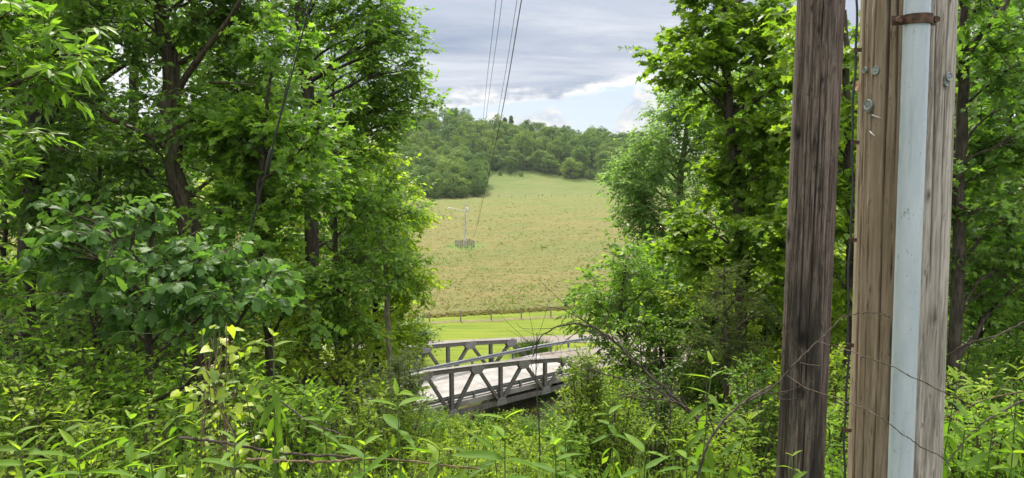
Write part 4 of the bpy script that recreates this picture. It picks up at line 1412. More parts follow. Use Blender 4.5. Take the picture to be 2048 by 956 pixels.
# near oak branches with large lobed leaves
big_tree('oak_sapling', 'near oak sapling with large lobed glossy leaves in front of the bent trunk',
         [(300, 800), (296, 640), (300, 520), (310, 410)], 5.6, [.035, .03, .025, .012], 12, 'oak', L['oak'], DK, 0.125, 0, 0, 0, 0, 0,
         edge=[(215, 470), (320, 455), (400, 520), (260, 540), (350, 580), (180, 560), (440, 590), (300, 620), (470, 540), (130, 480), (230, 630), (500, 600), (160, 420)], edge_r=80, n_sub=6, n_tw=4, q=7, parts=280, jit=0.45, tw_len=0.2, droop=0.4, flat=0.7)
big_tree('hickory_tree', 'near hickory with long yellow green leaves reaching in from the left edge',
         [(-260, 800), (-250, 500), (-240, 200), (-232, 40)], 5.2, [.06, .055, .045, .02], 13, 'narrow', L['mid'], DK, 0.135, 620, 0, 0.75, 9, 0.38,
         edge=[(60, 70), (120, 95), (20, 30), (80, 150), (20, 350), (70, 400), (40, 450), (100, 470), (0, 240), (-60, 120), (-40, 330), (20, 560), (70, 600), (-50, 480)], edge_r=60, n_sub=6, n_tw=4, q=8, parts=200, jit=0.3, tw_len=0.24)
for i, (px_, d, w, lab) in enumerate([(120, 13.5, .05, 'thin straight stem just right of the straight left oak'), (150, 15.5, .06, 'thin dark stem in the shade left of the bright gap'),
                                      (8, 14.0, .06, 'thin dark stem at the far left edge of the view'), (440, 15.0, .05, 'thin stem between the bent oak and the mid green maple'),
                                      (668, 18.0, .06, 'leaning thin stem below the tall oak crown'), (705, 21.0, .06, 'thin stem behind the leafy maple sapling')]):
    big_tree('young_tree', lab, [(px_ + 6, 720), (px_, 520), (px_ + 4, 300), (px_ - 6, 80)], d, [w, w * .9, w * .7, w * .3], 20 + i, 'ovate', L['deep'] if i < 4 else L['mid'], DK, 0.13,
             560, 60, 1.2, 9, 0.7, n_sub=11)
# second rank on the left: dense trees further down the slope
for i, (px_, d, top, lk, lab) in enumerate([(60, 24, 330, 'mid', 'bushy green tree down the slope behind the straight left oak'), (250, 27, 345, 'mid', 'bushy green tree down the slope behind the bright gap'),
                                            (430, 24, 200, 'mid', 'leafy tree down the slope right behind the bent oak'), (560, 28, 140, 'mid', 'leafy tree down the slope behind the mid green maple'),
                                            (690, 25, 320, 'bright', 'sunlit tree down the slope behind the tall oak'), (-90, 22, 200, 'deep', 'leafy tree down the slope at the left edge'),
                                            (500, 36, 330, 'bright', 'sunlit tree at the foot of the slope behind the maples'), (340, 38, 430, 'bright', 'low sunlit tree at the foot of the slope behind the bent oak'),
                                            (140, 40, 400, 'bright', 'sunlit tree at the foot of the slope left of the bridge')]):
    ht = P(px_, top, d)[2]
    g0 = ground_at(px_, d)
    zc = np.linspace(g0[2] + 2.0, ht, 4)
    big_tree('tree', lab, [(px_, 560), (px_ + 8, (560 + top) / 2), (px_ - 5, top)], d, [.14, .12, .09, .03], 40 + i, 'ovate', L[lk], DK, 0.23,
             pix(np.array([[0, d, zc[0]]]))[1][0], top, 2.6, 17, 1.15, n_sub=13, n_tw=5, q=7, tw_len=0.7)

# ------------------------------------------------------------------ trees on the right of the opening
d = 14.0
big_tree('maple_tree', 'tall dark trunked maple with yellow green foliage on the right of the opening',
         [(1482, 800), (1480, 600), (1477, 430), (1466, 300), (1452, 150), (1458, -60), (1464, -90)], d, [.15, .125, .12, .11, .09, .07, .02], 60, 'maple', L['maple'], DK, 0.135, 0, 0, 0, 0, 0,
         edge=[(1345, 108), (1385, 90), (1330, 120), (1405, 50), (1440, 15), (1380, 150), (1450, 120), (1520, 70), (1540, 190), (1500, 250), (1560, 330), (1540, 420), (1460, 440), (1405, 435), (1375, 480),
               (1500, 500), (1600, 500), (1420, 520), (1560, 100), (1480, -40), (1400, -60), (1560, -60), (1560, 560), (1440, 380), (1520, 350), (1430, 200), (1360, 500), (1550, 260), (1470, 190), (1480, 320), (1420, -10), (1350, 445), (1480, 90), (1510, 140), (1560, 30), (1440, 70), (1590, 160), (1500, 20), (1530, 300), (1590, 260), (1510, 420), (1470, 250), (1580, 380), (1600, 560), (1440, 310), (1530, 520)],
         edge_r=52, q=10, n_sub=15, jit=0.9, parts=60)
limb3 = [np.r_[P(1925, 130, 9), 0.05], np.r_[P(1960, 70, 9), 0.04], np.r_[P(2010, 10, 9), 0.03], np.r_[P(2060, -80, 9), 0.012]]
big_tree('maple_tree', 'dark trunked maple directly right of the pale pole',
         [(1912, 800), (1916, 420), (1922, 240), (1926, 80), (1940, -80), (1944, -110)], 9.0, [.085, .075, .068, .06, .045, .015], 61, 'maple', L['deep'], DK, 0.10, 0, 0, 0, 0, 0,
         edge=[(1980, 60), (2040, 130), (1990, 220), (1940, 300), (2000, 330), (2040, 420), (1960, 420), (1930, 500), (2010, 520), (1980, -40), (1900, -80), (2060, 260), (1960, 580), (2050, 560), (1850, 120), (1850, 350)], edge_r=70, extra=[limb3], parts=120, n_sub=17, q=10)
big_tree('maple_tree', 'leafy maple seen in the gap between the two poles',
         [(1700, 760), (1702, 500), (1696, 280), (1692, 120), (1690, 20)], 11.0, [.09, .08, .07, .05, .02], 62, 'maple', L['maple'], DK, 0.13, 0, 0, 0, 0, 0,
         edge=[(1700, 80), (1650, 150), (1720, 200), (1690, 330), (1640, 380), (1740, 420), (1700, 480), (1620, 260), (1780, 300), (1600, 60), (1800, 100), (1680, 570), (1750, 560), (1600, 430), (1820, 480)], edge_r=70, n_sub=12)
big_tree('poplar_tree', 'pale green poplar behind the tall maple at the right side of the hay field',
         [(1345, 640), (1352, 480), (1366, 320), (1384, 170)], 28.0, [.2, .17, .13, .04], 63, 'ovate', L['poplar'], M['bark_pale'], 0.15, 0, 0, 0, 0, 0,
         edge=[(1384, 178), (1396, 215), (1368, 225), (1400, 260), (1355, 275), (1330, 300), (1300, 285), (1270, 300), (1262, 325), (1245, 347), (1258, 365), (1285, 355), (1330, 350), (1370, 320), (1410, 320),
               (1262, 415), (1300, 400), (1345, 410), (1390, 400), (1280, 455), (1320, 460), (1365, 470), (1420, 450), (1300, 505), (1345, 520), (1250, 385), (1400, 500), (1320, 250), (1440, 380), (1440, 300), (1238, 354), (1345, 235), (1330, 215), (1420, 230), (1440, 260), (1365, 190), (1262, 410), (1275, 450)],
         edge_r=42, q=9, n_sub=13, jit=1.6, tw_len=0.6, n_tw=6)
big_tree('young_tree', 'small tree with drooping leaves leaning over the right end of the bridge',
         [(1262, 800), (1255, 700), (1240, 620), (1252, 530)], 17.0, [.08, .07, .05, .02], 64, 'narrow', L['mid'], DK, 0.14, 0, 0, 0, 0, 0,
         edge=[(1148, 612), (1172, 640), (1180, 595), (1215, 590), (1215, 640), (1250, 600), (1268, 650), (1300, 610), (1252, 512), (1262, 545), (1240, 560), (1310, 560), (1200, 665), (1300, 660), (1340, 620)], edge_r=37, q=8, n_sub=13, droop=0.6)
for i, (px_, d, top, lk, tp_, lab) in enumerate([(1340, 19, 500, 'mid', 'ovate', 'rounded green bush tree below the poplar'), (1560, 18, 520, 'bright', 'ovate', 'low yellow green tree under the tall maple'),
                                                 (1430, 21, 460, 'mid', 'ovate', 'leafy tree behind the maple trunk'), (1640, 23, 120, 'mid', 'ovate', 'green tree down the slope behind the dark pole'),
                                                 (1840, 21, 100, 'mid', 'ovate', 'green tree down the slope behind the pale pole'), (2010, 18, -50, 'deep', 'ovate', 'shaded tree at the right edge of the view'),
                                                 (1520, 32, 210, 'mid', 'ovate', 'leafy tree at the foot of the slope behind the tall maple'), (1450, 34, 90, 'poplar', 'ovate', 'tall pale green tree behind the poplar and the maple'), (1570, 26, 60, 'mid', 'ovate', 'green tree filling the crown gap left of the dark pole'), (2120, 13, -40, 'deep', 'ovate', 'shaded leafy tree beyond the right edge'),
                                                 (1400, 27, 540, 'mid', 'ovate', 'rounded green tree at the foot of the slope beyond the cedar'), (1300, 33, 560, 'mid', 'ovate', 'low green tree beyond the right end of the bridge'),
                                                 (1720, 30, 420, 'mid', 'ovate', 'green tree low on the slope seen in the gap between the poles'), (1980, 30, 380, 'mid', 'ovate', 'green tree low on the slope right of the pale pole'),
                                                 (1600, 36, 430, 'bright', 'ovate', 'sunlit tree at the foot of the slope behind the dark pole'), (1500, 42, 500, 'mid', 'ovate', 'sunlit tree at the foot of the slope right of the road')]):
    big_tree('tree', lab, [(px_, 620), (px_ + 8, (620 + top) / 2), (px_ - 5, top)], d, [.12, .10, .07, .03], 80 + i, tp_, L[lk], DK, 0.16 if tp_ == 'maple' else 0.2,
             660, top, 2.0 if top > 400 else 2.6, 11 if top > 400 else 18, 0.95 if top > 400 else 1.1, n_sub=12, n_tw=5, q=7, tw_len=0.55)
big_tree('young_tree', 'dense low tree with bright leaves closing in on the right end of the bridge',
         [(1330, 850), (1326, 770), (1322, 700), (1330, 640)], 16.0, [.06, .05, .04, .02], 66, 'ovate', L['mid'], DK, 0.105, 0, 0, 0, 0, 0,
         edge=[(1222, 692), (1265, 698), (1310, 690), (1350, 680), (1392, 690), (1248, 738), (1300, 742), (1350, 735), (1400, 742), (1442, 750), (1380, 640), (1345, 630), (1270, 770), (1330, 785), (1385, 790), (1290, 660)], edge_r=40, q=9, n_sub=16)
big_tree('young_tree', 'bright bushy young tree behind the cedar and the dark pole',
         [(1530, 850), (1526, 760), (1532, 640), (1520, 540)], 17.0, [.06, .05, .04, .02], 67, 'ovate', L['bright'], DK, 0.105, 0, 0, 0, 0, 0,
         edge=[(1500, 720), (1545, 690), (1590, 720), (1420, 600), (1380, 575), (1500, 560), (1550, 600), (1600, 640), (1460, 560), (1340, 590), (1520, 640), (1580, 560), (1470, 690)], edge_r=44, q=9, n_sub=14)
big_tree('young_tree', 'bushy young tree filling the gap right of the pale pole',
         [(1965, 880), (1960, 740), (1964, 620), (1970, 520)], 12.0, [.05, .045, .035, .015], 68, 'ovate', L['mid'], DK, 0.10, 0, 0, 0, 0, 0,
         edge=[(1930, 600), (1980, 640), (2030, 600), (1905, 680), (1960, 700), (2030, 690), (2010, 550), (1935, 540), (1985, 490), (2045, 520), (1890, 620), (2060, 640)], edge_r=50, q=9, n_sub=14)
big_tree('young_tree', 'bushy young tree low between and behind the two poles',
         [(1745, 880), (1740, 760), (1744, 640), (1740, 560)], 12.0, [.05, .045, .035, .015], 69, 'ovate', L['bright'], DK, 0.10, 0, 0, 0, 0, 0,
         edge=[(1700, 600), (1690, 660), (1740, 640), (1790, 600), (1720, 720), (1680, 740), (1780, 690), (1660, 560), (1830, 640)], edge_r=50, q=9, n_sub=13)
# feathery cedar
big_tree('cedar_tree', 'feathery dull green cedar in front of the right trees', [(1452, 820), (1452, 700), (1448, 600), (1450, 520)], 12.0, [.05, .045, .03, .01], 65, 'needle', L['cedar'], M['twig'], 0.085, 0, 0, 0, 0, 0,
         edge=[(1450, 545), (1425, 590), (1480, 590), (1400, 630), (1455, 635), (1510, 630), (1385, 680), (1440, 690), (1500, 690), (1480, 730), (1410, 730)], edge_r=42, n_sub=22, n_tw=8, q=14, flat=1.2, tw_len=0.3)

# ------------------------------------------------------------------ shrubs and tangles on the slope
def sh(px_, d, top, wpx, leafk, lk, size, lab, seed, stems=10, n_tw=20, q=6, parts=0, name='shrub', tw_len=0.3, **kw):
    g = ground_at(px_, d)
    h = P(px_, top, d)[2] - g[2]
    return shrub(name, lab, g, h, wpx * d / F / 2, seed, leafk, L[lk], size, stems, n_tw, q, parts=parts, tw_len=tw_len, **kw)


SH = [
 (110, 5.0, 645, 330, 'ovate', 'weed', .070, 'wide honeysuckle shrub with small leaves at the far left below the oak', 18, 34, 7, 120),
 (290, 6.0, 690, 240, 'ovate', 'weed', .068, 'small leaved shrub under the near oak sapling', 14, 30, 7, 80),
 (30, 4.4, 770, 260, 'ovate', 'vine', .050, 'yellowish low shrub in the lower left corner', 14, 30, 7, 120),
 (230, 4.3, 800, 300, 'ovate', 'herb', .050, 'low leafy bramble in front of the small leaved shrub', 14, 30, 7, 100),
 (560, 6.4, 730, 260, 'ovate', 'weed', .075, 'leafy shrub right of the vine tangle', 12, 24, 6, 80),
 (660, 8.5, 750, 230, 'ovate', 'herb', .070, 'low green shrub on the slope below the tall oak', 12, 24, 6, 0),
 (500, 9.5, 700, 260, 'ovate', 'mid', .080, 'shaded shrub behind the vine tangle', 12, 24, 6, 0),
 (800, 15.0, 690, 140, 'ovate', 'pale', .085, 'pale leaved shrub at the near end of the bridge', 16, 32, 7, 0),
 (730, 13.0, 715, 170, 'ovate', 'pale', .085, 'pale green shrub left of the slim young tree', 14, 28, 7, 0),
 (770, 10.0, 790, 200, 'ovate', 'herb', .070, 'green bramble below the pale leaved shrub', 12, 26, 6, 0),
 (640, 22.0, 690, 260, 'ovate', 'mid', .120, 'rounded shrub low on the slope under the left trees', 14, 26, 7, 0),
 (400, 15.0, 690, 260, 'ovate', 'deep', .110, 'dark shrub at the foot of the bent oak', 14, 26, 7, 0),
 (180, 13.0, 670, 260, 'ovate', 'deep', .110, 'dark shrub at the foot of the straight left oak', 14, 26, 7, 0),
 (900, 9.0, 838, 200, 'ovate', 'herb', .065, 'low leafy bramble below the near bridge truss', 12, 24, 7, 0),
 (1010, 7.5, 850, 200, 'ovate', 'herb', .060, 'low herb clump in the middle foreground', 12, 24, 7, 60),
 (1130, 9.0, 828, 170, 'ovate', 'weed', .065, 'low green clump where the bridge meets the brambles', 12, 24, 7, 0),
 (1172, 10.0, 682, 120, 'ovate', 'vine', .060, 'vine draped bramble covering the right end of the near truss', 22, 40, 7, 0),
 (1225, 10.5, 700, 140, 'ovate', 'herb', .065, 'taller bramble just right of the vine draped one', 22, 38, 7, 0),
 (870, 30.0, 818, 130, 'ovate', 'herb', .10, 'low shrub at the foot of the slope under the left end of the near truss', 20, 30, 8, 0),
 (950, 31.0, 836, 130, 'ovate', 'mid', .10, 'low shrub at the foot of the slope under the middle of the near truss', 20, 30, 8, 0),
 (1030, 30.0, 822, 130, 'ovate', 'herb', .10, 'green shrub at the foot of the slope under the near truss', 20, 30, 8, 0),
 (1105, 29.0, 798, 130, 'ovate', 'mid', .10, 'shrub at the foot of the slope under the right part of the near truss', 20, 30, 8, 0),
 (830, 27.0, 800, 130, 'ovate', 'mid', .10, 'shrub on the slope hiding the left end of the near truss', 20, 30, 8, 0),
 (1250, 20.0, 672, 220, 'ovate', 'mid', .10, 'broad shrub on the slope right of the bridge end', 18, 32, 8, 0),
 (1340, 18.0, 630, 240, 'ovate', 'bright', .09, 'large yellow green shrub below the poplar', 20, 34, 8, 0),
 (1430, 16.5, 680, 230, 'ovate', 'mid', .095, 'leafy shrub on the slope behind the cedar', 20, 32, 8, 0),
 (1530, 20.0, 610, 240, 'ovate', 'mid', .11, 'tall shrub on the slope behind the tall maple trunk', 20, 32, 8, 0),
 (1640, 17.0, 640, 240, 'ovate', 'herb', .10, 'broad shrub on the slope behind the dark pole', 18, 32, 8, 0),
 (1790, 14.0, 640, 260, 'ovate', 'mid', .09, 'broad shrub on the slope behind the pale pole', 18, 32, 8, 0),
 (1985, 15.0, 600, 280, 'ovate', 'deep', .10, 'tall dark shrub on the slope at the right edge', 18, 32, 8, 0),
 (1960, 22.0, 600, 320, 'ovate', 'mid', .11, 'broad leafy shrub low on the slope at the far right', 20, 34, 8, 0),
 (1880, 26.0, 600, 300, 'ovate', 'bright', .12, 'sunlit shrub low on the slope behind the pale pole', 20, 34, 8, 0),
 (2040, 11.0, 640, 240, 'ovate', 'mid', .085, 'leafy shrub at the right edge behind the canes', 18, 32, 8, 0),
 (60, 9.0, 690, 300, 'ovate', 'mid', .080, 'leafy shrub behind the honeysuckle at the far left', 18, 32, 8, 0),
 (1235, 9.5, 745, 150, 'ovate', 'herb', .055, 'bramble tangle under the arching dead branch', 14, 28, 6, 0),
 (1320, 12.0, 690, 170, 'ovate', 'glossy', .075, 'glossy leaved shrub behind the arching dead branch', 14, 28, 7, 0),
 (1390, 8.5, 770, 170, 'ovate', 'herb', .062, 'green bramble right of the arching dead branch', 12, 26, 6, 0),
 (1520, 10.0, 690, 170, 'ovate', 'mid', .080, 'leafy shrub beside the dark pole', 12, 26, 7, 0),
 (1560, 13.0, 600, 190, 'ovate', 'bright', .10, 'yellow green shrub behind the dark pole', 14, 26, 7, 0),
 (1480, 6.0, 815, 200, 'ovate', 'herb', .060, 'low green bramble left of the dark pole', 12, 24, 7, 60),
 (1690, 7.5, 700, 190, 'ovate', 'herb', .070, 'leafy shrub between the two poles', 12, 26, 7, 80),
 (1700, 5.0, 800, 150, 'ovate', 'weed', .060, 'low green growth at the feet of the two poles', 12, 24, 7, 60),
 (1960, 6.0, 640, 210, 'ovate', 'vine', .060, 'yellow green bramble right of the pale pole', 14, 26, 6, 120),
 (2020, 4.6, 770, 210, 'ovate', 'weed', .062, 'low weedy shrub in the lower right corner', 14, 26, 7, 120),
 (1930, 9.5, 590, 220, 'ovate', 'mid', .085, 'dark shrub behind the yellow green bramble', 14, 26, 7, 0),
 (830, 61.0, 636, 70, 'ovate', 'glossy', .22, 'round dark bush on the lawn beyond the far truss', 18, 34, 9, 0),
 (760, 66.0, 610, 90, 'ovate', 'mid', .26, 'tall bush beyond the bridge behind the slim young tree', 18, 34, 9, 0),
]
for i, (px_, d, top, w, tpl, lk, size, lab, st_, ntw, q_, pt) in enumerate(SH):
    sh(px_, d, top, w, tpl, lk, size, lab, 200 + i, st_, ntw, q_, pt, tw_len=0.3 if d < 40 else 1.1)

# clump of tall grass on the lawn by the bridge
g = np.array([2.0, 64.0, 0.02])
gc = thing('grass_clump', 'tuft of tall green grass on the lawn beyond the far truss', 'grass clump', g)
rg = np.random.default_rng(77)
k = 420
a0 = np.c_[rg.normal(0, 0.75, k), rg.normal(0, 0.45, k), np.zeros(k)] + g
tip = a0 + np.c_[rg.normal(0, 0.45, k), rg.normal(0, 0.35, k), rg.uniform(0.9, 1.7, k)]
midp = (a0 + tip) / 2 + np.c_[np.zeros((k, 2)), rg.uniform(0.1, 0.25, k)]
V, T = tubes(bez(a0, midp, tip, 4), np.broadcast_to(np.array([0.03, 0.026, 0.018, 0.004]), (k, 4)), 3)
mb = MB(); mb.add(V, T, 0, np.repeat(rg.uniform(0.1, 0.8, k), 12)); o = mb.build('blades', L['grass'], gc, True); o['kind'] = 'stuff'

# ------------------------------------------------------------------ foreground weeds, each leaf a part
LANCE = []
for v in range(3):
    rg = np.random.default_rng(900 + v)
    ts = np.linspace(0, 1, 8)
    wv = 0.135 * np.sin(np.pi * np.clip(ts, 0.02, 1) ** 0.75) ** 0.9 * (1 - 0.25 * ts); wv[-1] = 0.002; wv[0] = 0.012
    dr = -[0.25, 0.4, 0.12][v] * ts ** 2; tw_ = [0.1, -0.15, 0.25][v] * ts
    V = []
    for t, w, dz_, q in zip(ts, wv, dr, tw_):
        for s_, up_ in ((-1, 0.30), (-0.5, 0.11), (0, 0), (0.5, 0.11), (1, 0.30)):
            V.append((s_ * w, t, dz_ + up_ * w + s_ * w * q + 0.006 * math.sin(9 * t + s_ * 2)))
    i = np.arange(40).reshape(8, 5)
    T = np.stack([i[:-1, :-1], i[:-1, 1:], i[1:, 1:], i[1:, :-1]], -1).reshape(-1, 4)
    LANCE.append((np.array(V), np.concatenate([T[:, :3], T[:, [0, 2, 3]]])))
    TPL['lance%d' % v] = LANCE[-1]


def weed(label, px_, top, d, size, nlv, seed, lk='weed', lean=0.0, gap=0.075, name='weed', base_px=None):
    rg = np.random.default_rng(seed)
    tp_ = P(px_, top, d)
    g = ground_at(px_ + lean if base_px is None else base_px, d)
    root = thing(name, label, 'weed', g); nlv = int(nlv * 1.5)
    h = tp_[2] - g[2]
    mid_ = (g + tp_) / 2 + np.r_[rg.normal(0, 0.05 * h, 2), 0]
    st = bez(g[None] - (0, 0, .05), mid_[None], tp_[None], 14)[0]
    mb = MB(); mb.tube(st, np.linspace(0.0065, 0.0022, 14), 6); mb.build('stem', M['greenstem'], root, True)
    z = 0.0; i = 0
    an = rg.uniform(0, 6.28)
    while i < nlv and z < h * 0.8:
        f = 1 - z / h
        p = (1 - f) ** 2 * g + 2 * f * (1 - f) * mid_ + f * f * tp_
        for s_ in (0, math.pi):
            a_ = an + s_ + rg.normal(0, 0.25)
            age = min(1.0, 0.45 + i * 0.16)
            el = rg.normal(0.75 - 0.14 * i, 0.14)
            dv = np.array([math.cos(a_) * math.cos(el), math.sin(a_) * math.cos(el), math.sin(el)])
            nv = np.array([-math.cos(a_) * math.sin(el), -math.sin(a_) * math.sin(el), math.cos(el)]) + rg.normal(0, 0.2, 3)
            leaf_object('lance%d' % rg.integers(3), L[lk], root, p, dv, nv, 0.88 * size * age * rg.uniform(0.85, 1.15), int(np.clip(4 - i + rg.integers(-1, 1), 0, 4)))
            i += 1
        an += math.pi / 2 + rg.normal(0, 0.2)
        z += gap * rg.uniform(0.6, 1.2) * min(1, 0.4 + 0.2 * i)
    return root


for i, (lab, px_, top, d, s_, nl) in enumerate([
 ('tall weed with narrow paired leaves left of the middle foreground', 548, 672, 3.2, .17, 14),
 ('weed with broad leaves in front of the left end of the near truss', 795, 790, 2.6, .20, 10),
 ('weed with large pale leaves under the middle of the near truss', 1010, 838, 2.5, .20, 10),
 ('upright weed with paired leaves below the feathery cedar', 1424, 728, 3.4, .18, 14),
 ('tall leafy weed in the lower left foreground', 262, 838, 3.0, .19, 12),
 ('weed with long drooping leaves at the bottom left', 150, 895, 2.35, .22, 12),
 ('small upright weed in the lower left foreground', 130, 828, 3.4, .16, 10),
 ('leafy weed at the bottom edge left of the fallen branches', 300, 905, 2.4, .20, 10),
 ('small weed before the shrub right of the vine tangle', 640, 818, 3.6, .15, 10),
 ('weed with arching leaves at the bottom edge below the bridge', 880, 900, 2.5, .18, 10),
 ('slim weed under the right end of the near truss', 1130, 862, 3.4, .15, 10),
 ('weed with wide leaves between the grass blades', 1290, 880, 2.9, .17, 10),
 ('weed against the foot of the dark pole', 1585, 912, 3.5, .12, 8),
 ('broad leaved weed right behind the pale pole', 1915, 760, 3.4, .18, 12),
 ('weed with long leaves at the lower right edge', 1990, 830, 3.0, .20, 12),
 ('small weed at the bottom right corner', 2025, 905, 2.7, .16, 10),
 ('weed in the gap at the bottom between the two poles', 1672, 850, 4.4, .15, 10),
 ('leafy weed at the bottom edge right of the vine tangle', 470, 885, 2.6, .17, 10),
 ('tall weed beside the low shrub at the left edge', 25, 842, 3.1, .17, 12),
 ('weed rising through the brambles under the arching branch', 1215, 812, 4.2, .17, 12)] + [
 ('pale green weed with a drooping tip at the bottom, left of the upright dead twig', 985, 880, 3.0, .17, 12),
 ('short leafy weed beneath the low shrub in the middle of the foreground', 940, 868, 3.9, .15, 10),
 ('slender weed close to the right of the upright dead twig', 1110, 890, 2.7, .16, 10),
 ('bushy weed at the bottom edge just left of the curving dead branch', 1375, 885, 2.9, .17, 12),
 ('tall weed between the curving dead branch and the dark pole', 1500, 838, 3.3, .15, 12),
 ('weed with ragged leaves below the fallen stick', 730, 890, 2.7, .17, 12),
 ('young weed standing behind the long pale fallen stick', 705, 850, 3.5, .15, 10),
 ('leafy weed at the foot of the vine tangle', 390, 850, 3.3, .15, 12),
 ('weed at the very bottom left corner', 40, 900, 2.6, .17, 12),
 ('weed before the bramble left of the vine tangle', 345, 800, 3.9, .14, 12),
 ('thin weed at the right edge above the lower right canes', 2035, 740, 3.9, .16, 12),
 ('weed leaning out from the pale pole foot on the right', 1930, 860, 2.9, .17, 12)]):
    weed(lab, px_, top, d, s_, nl, 300 + i, lk='weed' if i % 3 else 'herb')

# dead vines wrapped in living vine leaves
rg = np.random.default_rng(41)
d = 3.6
g = ground_at(425, d)
vs = thing('vine_tangle', 'column of brown dead vines hung with yellow green heart shaped leaves', 'vine tangle', g)
stems = []
for i in range(11):
    top = P(425 + rg.normal(0, 22), 645 + abs(rg.normal(0, 60)), d + rg.normal(0, 0.08))
    b_ = g + np.r_[rg.normal(0, 0.13, 2), -0.05]
    pts = [b_ + (top - b_) * f + np.r_[rg.normal(0, 0.05, 2), rg.normal(0, .02)] * (1 - abs(f - 0.4)) for f in np.linspace(0, 1, 7)]
    p = spline(pts, 26); stems.append(p)
    mb = MB(); mb.tube(p, np.linspace(0.0065, 0.003, 26) * rg.uniform(0.6, 1.2), 5); mb.build('vine_stem', M['deadvine'], vs, True)
for i in range(9):
    c = stems[rg.integers(11)][rg.integers(10, 25)]
    a_ = rg.uniform(0, 6.28); ln = rg.uniform(0.12, 0.4)
    e = c + np.array([math.cos(a_) * ln, math.sin(a_) * ln * .6, rg.uniform(-0.05, 0.16)])
    p = spline([c, (c + e) / 2 + rg.normal(0, .03, 3) + (0, 0, .04), e], 10); stems.append(p)
    mb = MB(); mb.tube(p, np.linspace(0.003, 0.0012, 10), 4); mb.build('tendril', M['deadvine'], vs, True)
for i in range(400):
    p = stems[rg.integers(len(stems))]; c = p[rg.integers(2, len(p))]
    a_ = rg.uniform(0, 6.28); el = rg.normal(-0.2, 0.35)
    dv = np.array([math.cos(a_) * math.cos(el), math.sin(a_) * math.cos(el), math.sin(el)])
    leaf_object('heart' if i % 3 else 'ovate', L['vine'], vs, c + dv * rg.uniform(0.01, 0.11), dv, rg.normal(0, .4, 3) + (0, -.25, 1), rg.uniform(.03, .075), int(rg.integers(0, 5)))


# fallen and arching dead branches
def branch(name, label, cat, pts, r0, r1, seed, ntw=6, tl=0.25, mat='deadwood', group=None, sides=8):
    rg = np.random.default_rng(seed)
    p = spline([P(a_, b_, c_) for a_, b_, c_ in pts], 34)
    p[1:-1] += rg.normal(0, r0 * 0.35, (32, 3))
    root = thing(name, label, cat, p[0], group)
    mb = MB(); mb.tube(p, np.linspace(r0, r1, 34), sides); mb.build('stem', M[mat], root, True)
    for i in range(ntw):
        j = rg.integers(5, 33); c = p[j]; t_ = unit(p[min(33, j + 1)] - p[j - 1])
        dv = unit(t_ * 0.7 + rg.normal(0, 0.7, 3) * (1, .6, 1)); ln = tl * rg.uniform(0.4, 1.2)
        q = spline([c, c + dv * ln * .5 + rg.normal(0, .04 * tl, 3), c + dv * ln + rg.normal(0, .1 * tl, 3)], 9)
        rr = max(0.0012, np.interp(j, [0, 33], [r0, r1]) * .5)
        mb = MB(); mb.tube(q, np.linspace(rr, rr * .35, 9), 5); mb.build('twig', M[mat], root, True)
    return root


branch('fallen_branch', 'dark fallen branch lying across the lower left foreground', 'branch', [(360, 876, 3.3), (440, 884, 3.25), (560, 905, 3.2), (700, 913, 3.1)], .008, .005, 1, 7, .3)
branch('fallen_branch', 'long pale fallen stick at the bottom of the foreground', 'branch', [(495, 918, 3.0), (640, 924, 2.95), (760, 918, 2.9), (960, 938, 2.9)], .006, .0035, 2, 6, .25, 'deadvine')
branch('fallen_branch', 'thin dark stick slanting through the lower left weeds', 'branch', [(560, 800, 3.7), (620, 845, 3.5), (690, 870, 3.4)], .0045, .003, 3, 5, .2)
branch('dead_branch', 'long arching dead branch reaching over the right end of the bridge', 'branch',
       [(1440, 880, 8.0), (1345, 792, 8.0), (1275, 728, 8.0), (1215, 672, 8.0), (1172, 650, 8.0), (1120, 652, 8.0), (1085, 672, 8.0), (1062, 700, 8.0)], .019, .005, 4, 26, .8)
branch('dead_branch', 'crooked pale dead branch below the arching one', 'branch', [(1395, 835, 8.6), (1340, 795, 8.5), (1290, 768, 8.5), (1225, 752, 8.5), (1170, 735, 8.5)], .014, .005, 5, 16, .5)
branch('dead_branch', 'bent grey dead branch at the middle right', 'branch', [(1420, 850, 6.5), (1372, 815, 6.5), (1330, 800, 6.6), (1240, 790, 6.8)], .012, .005, 6, 10, .4)
branch('dead_branch', 'dark curving dead branch left of the dark pole', 'branch', [(1395, 956, 2.9), (1420, 880, 2.9), (1480, 810, 3.0), (1540, 772, 3.2)], .0065, .004, 7, 9, .3)
branch('dead_twig', 'thin upright dead twig in front of the near truss', 'branch', [(1080, 940, 3.2), (1078, 850, 3.2), (1072, 760, 3.2), (1074, 665, 3.2)], .004, .002, 8, 8, .25)
branch('dead_branch', 'bare forked twig crossing the lower part of the dark pole', 'branch', [(1500, 800, 3.3), (1540, 779, 3.35), (1607, 710, 3.4), (1663, 656, 3.45), (1689, 630, 3.5)], .0055, .0025, 9, 0)
for i, (lab, pts) in enumerate([('thin side shoot on the dark pole twig', [(1607, 710, 3.4), (1577, 667, 3.42), (1540, 607, 3.45)]), ('short twig lying across the dark pole', [(1601, 726, 3.4), (1630, 731, 3.4), (1660, 729, 3.4)]),
                                ('small twig pointing up on the dark pole', [(1648, 665, 3.44), (1638, 640, 3.44), (1624, 619, 3.44)])]):
    branch('dead_twig', lab, 'twig', pts, .003, .0015, 15 + i, 0, sides=5)


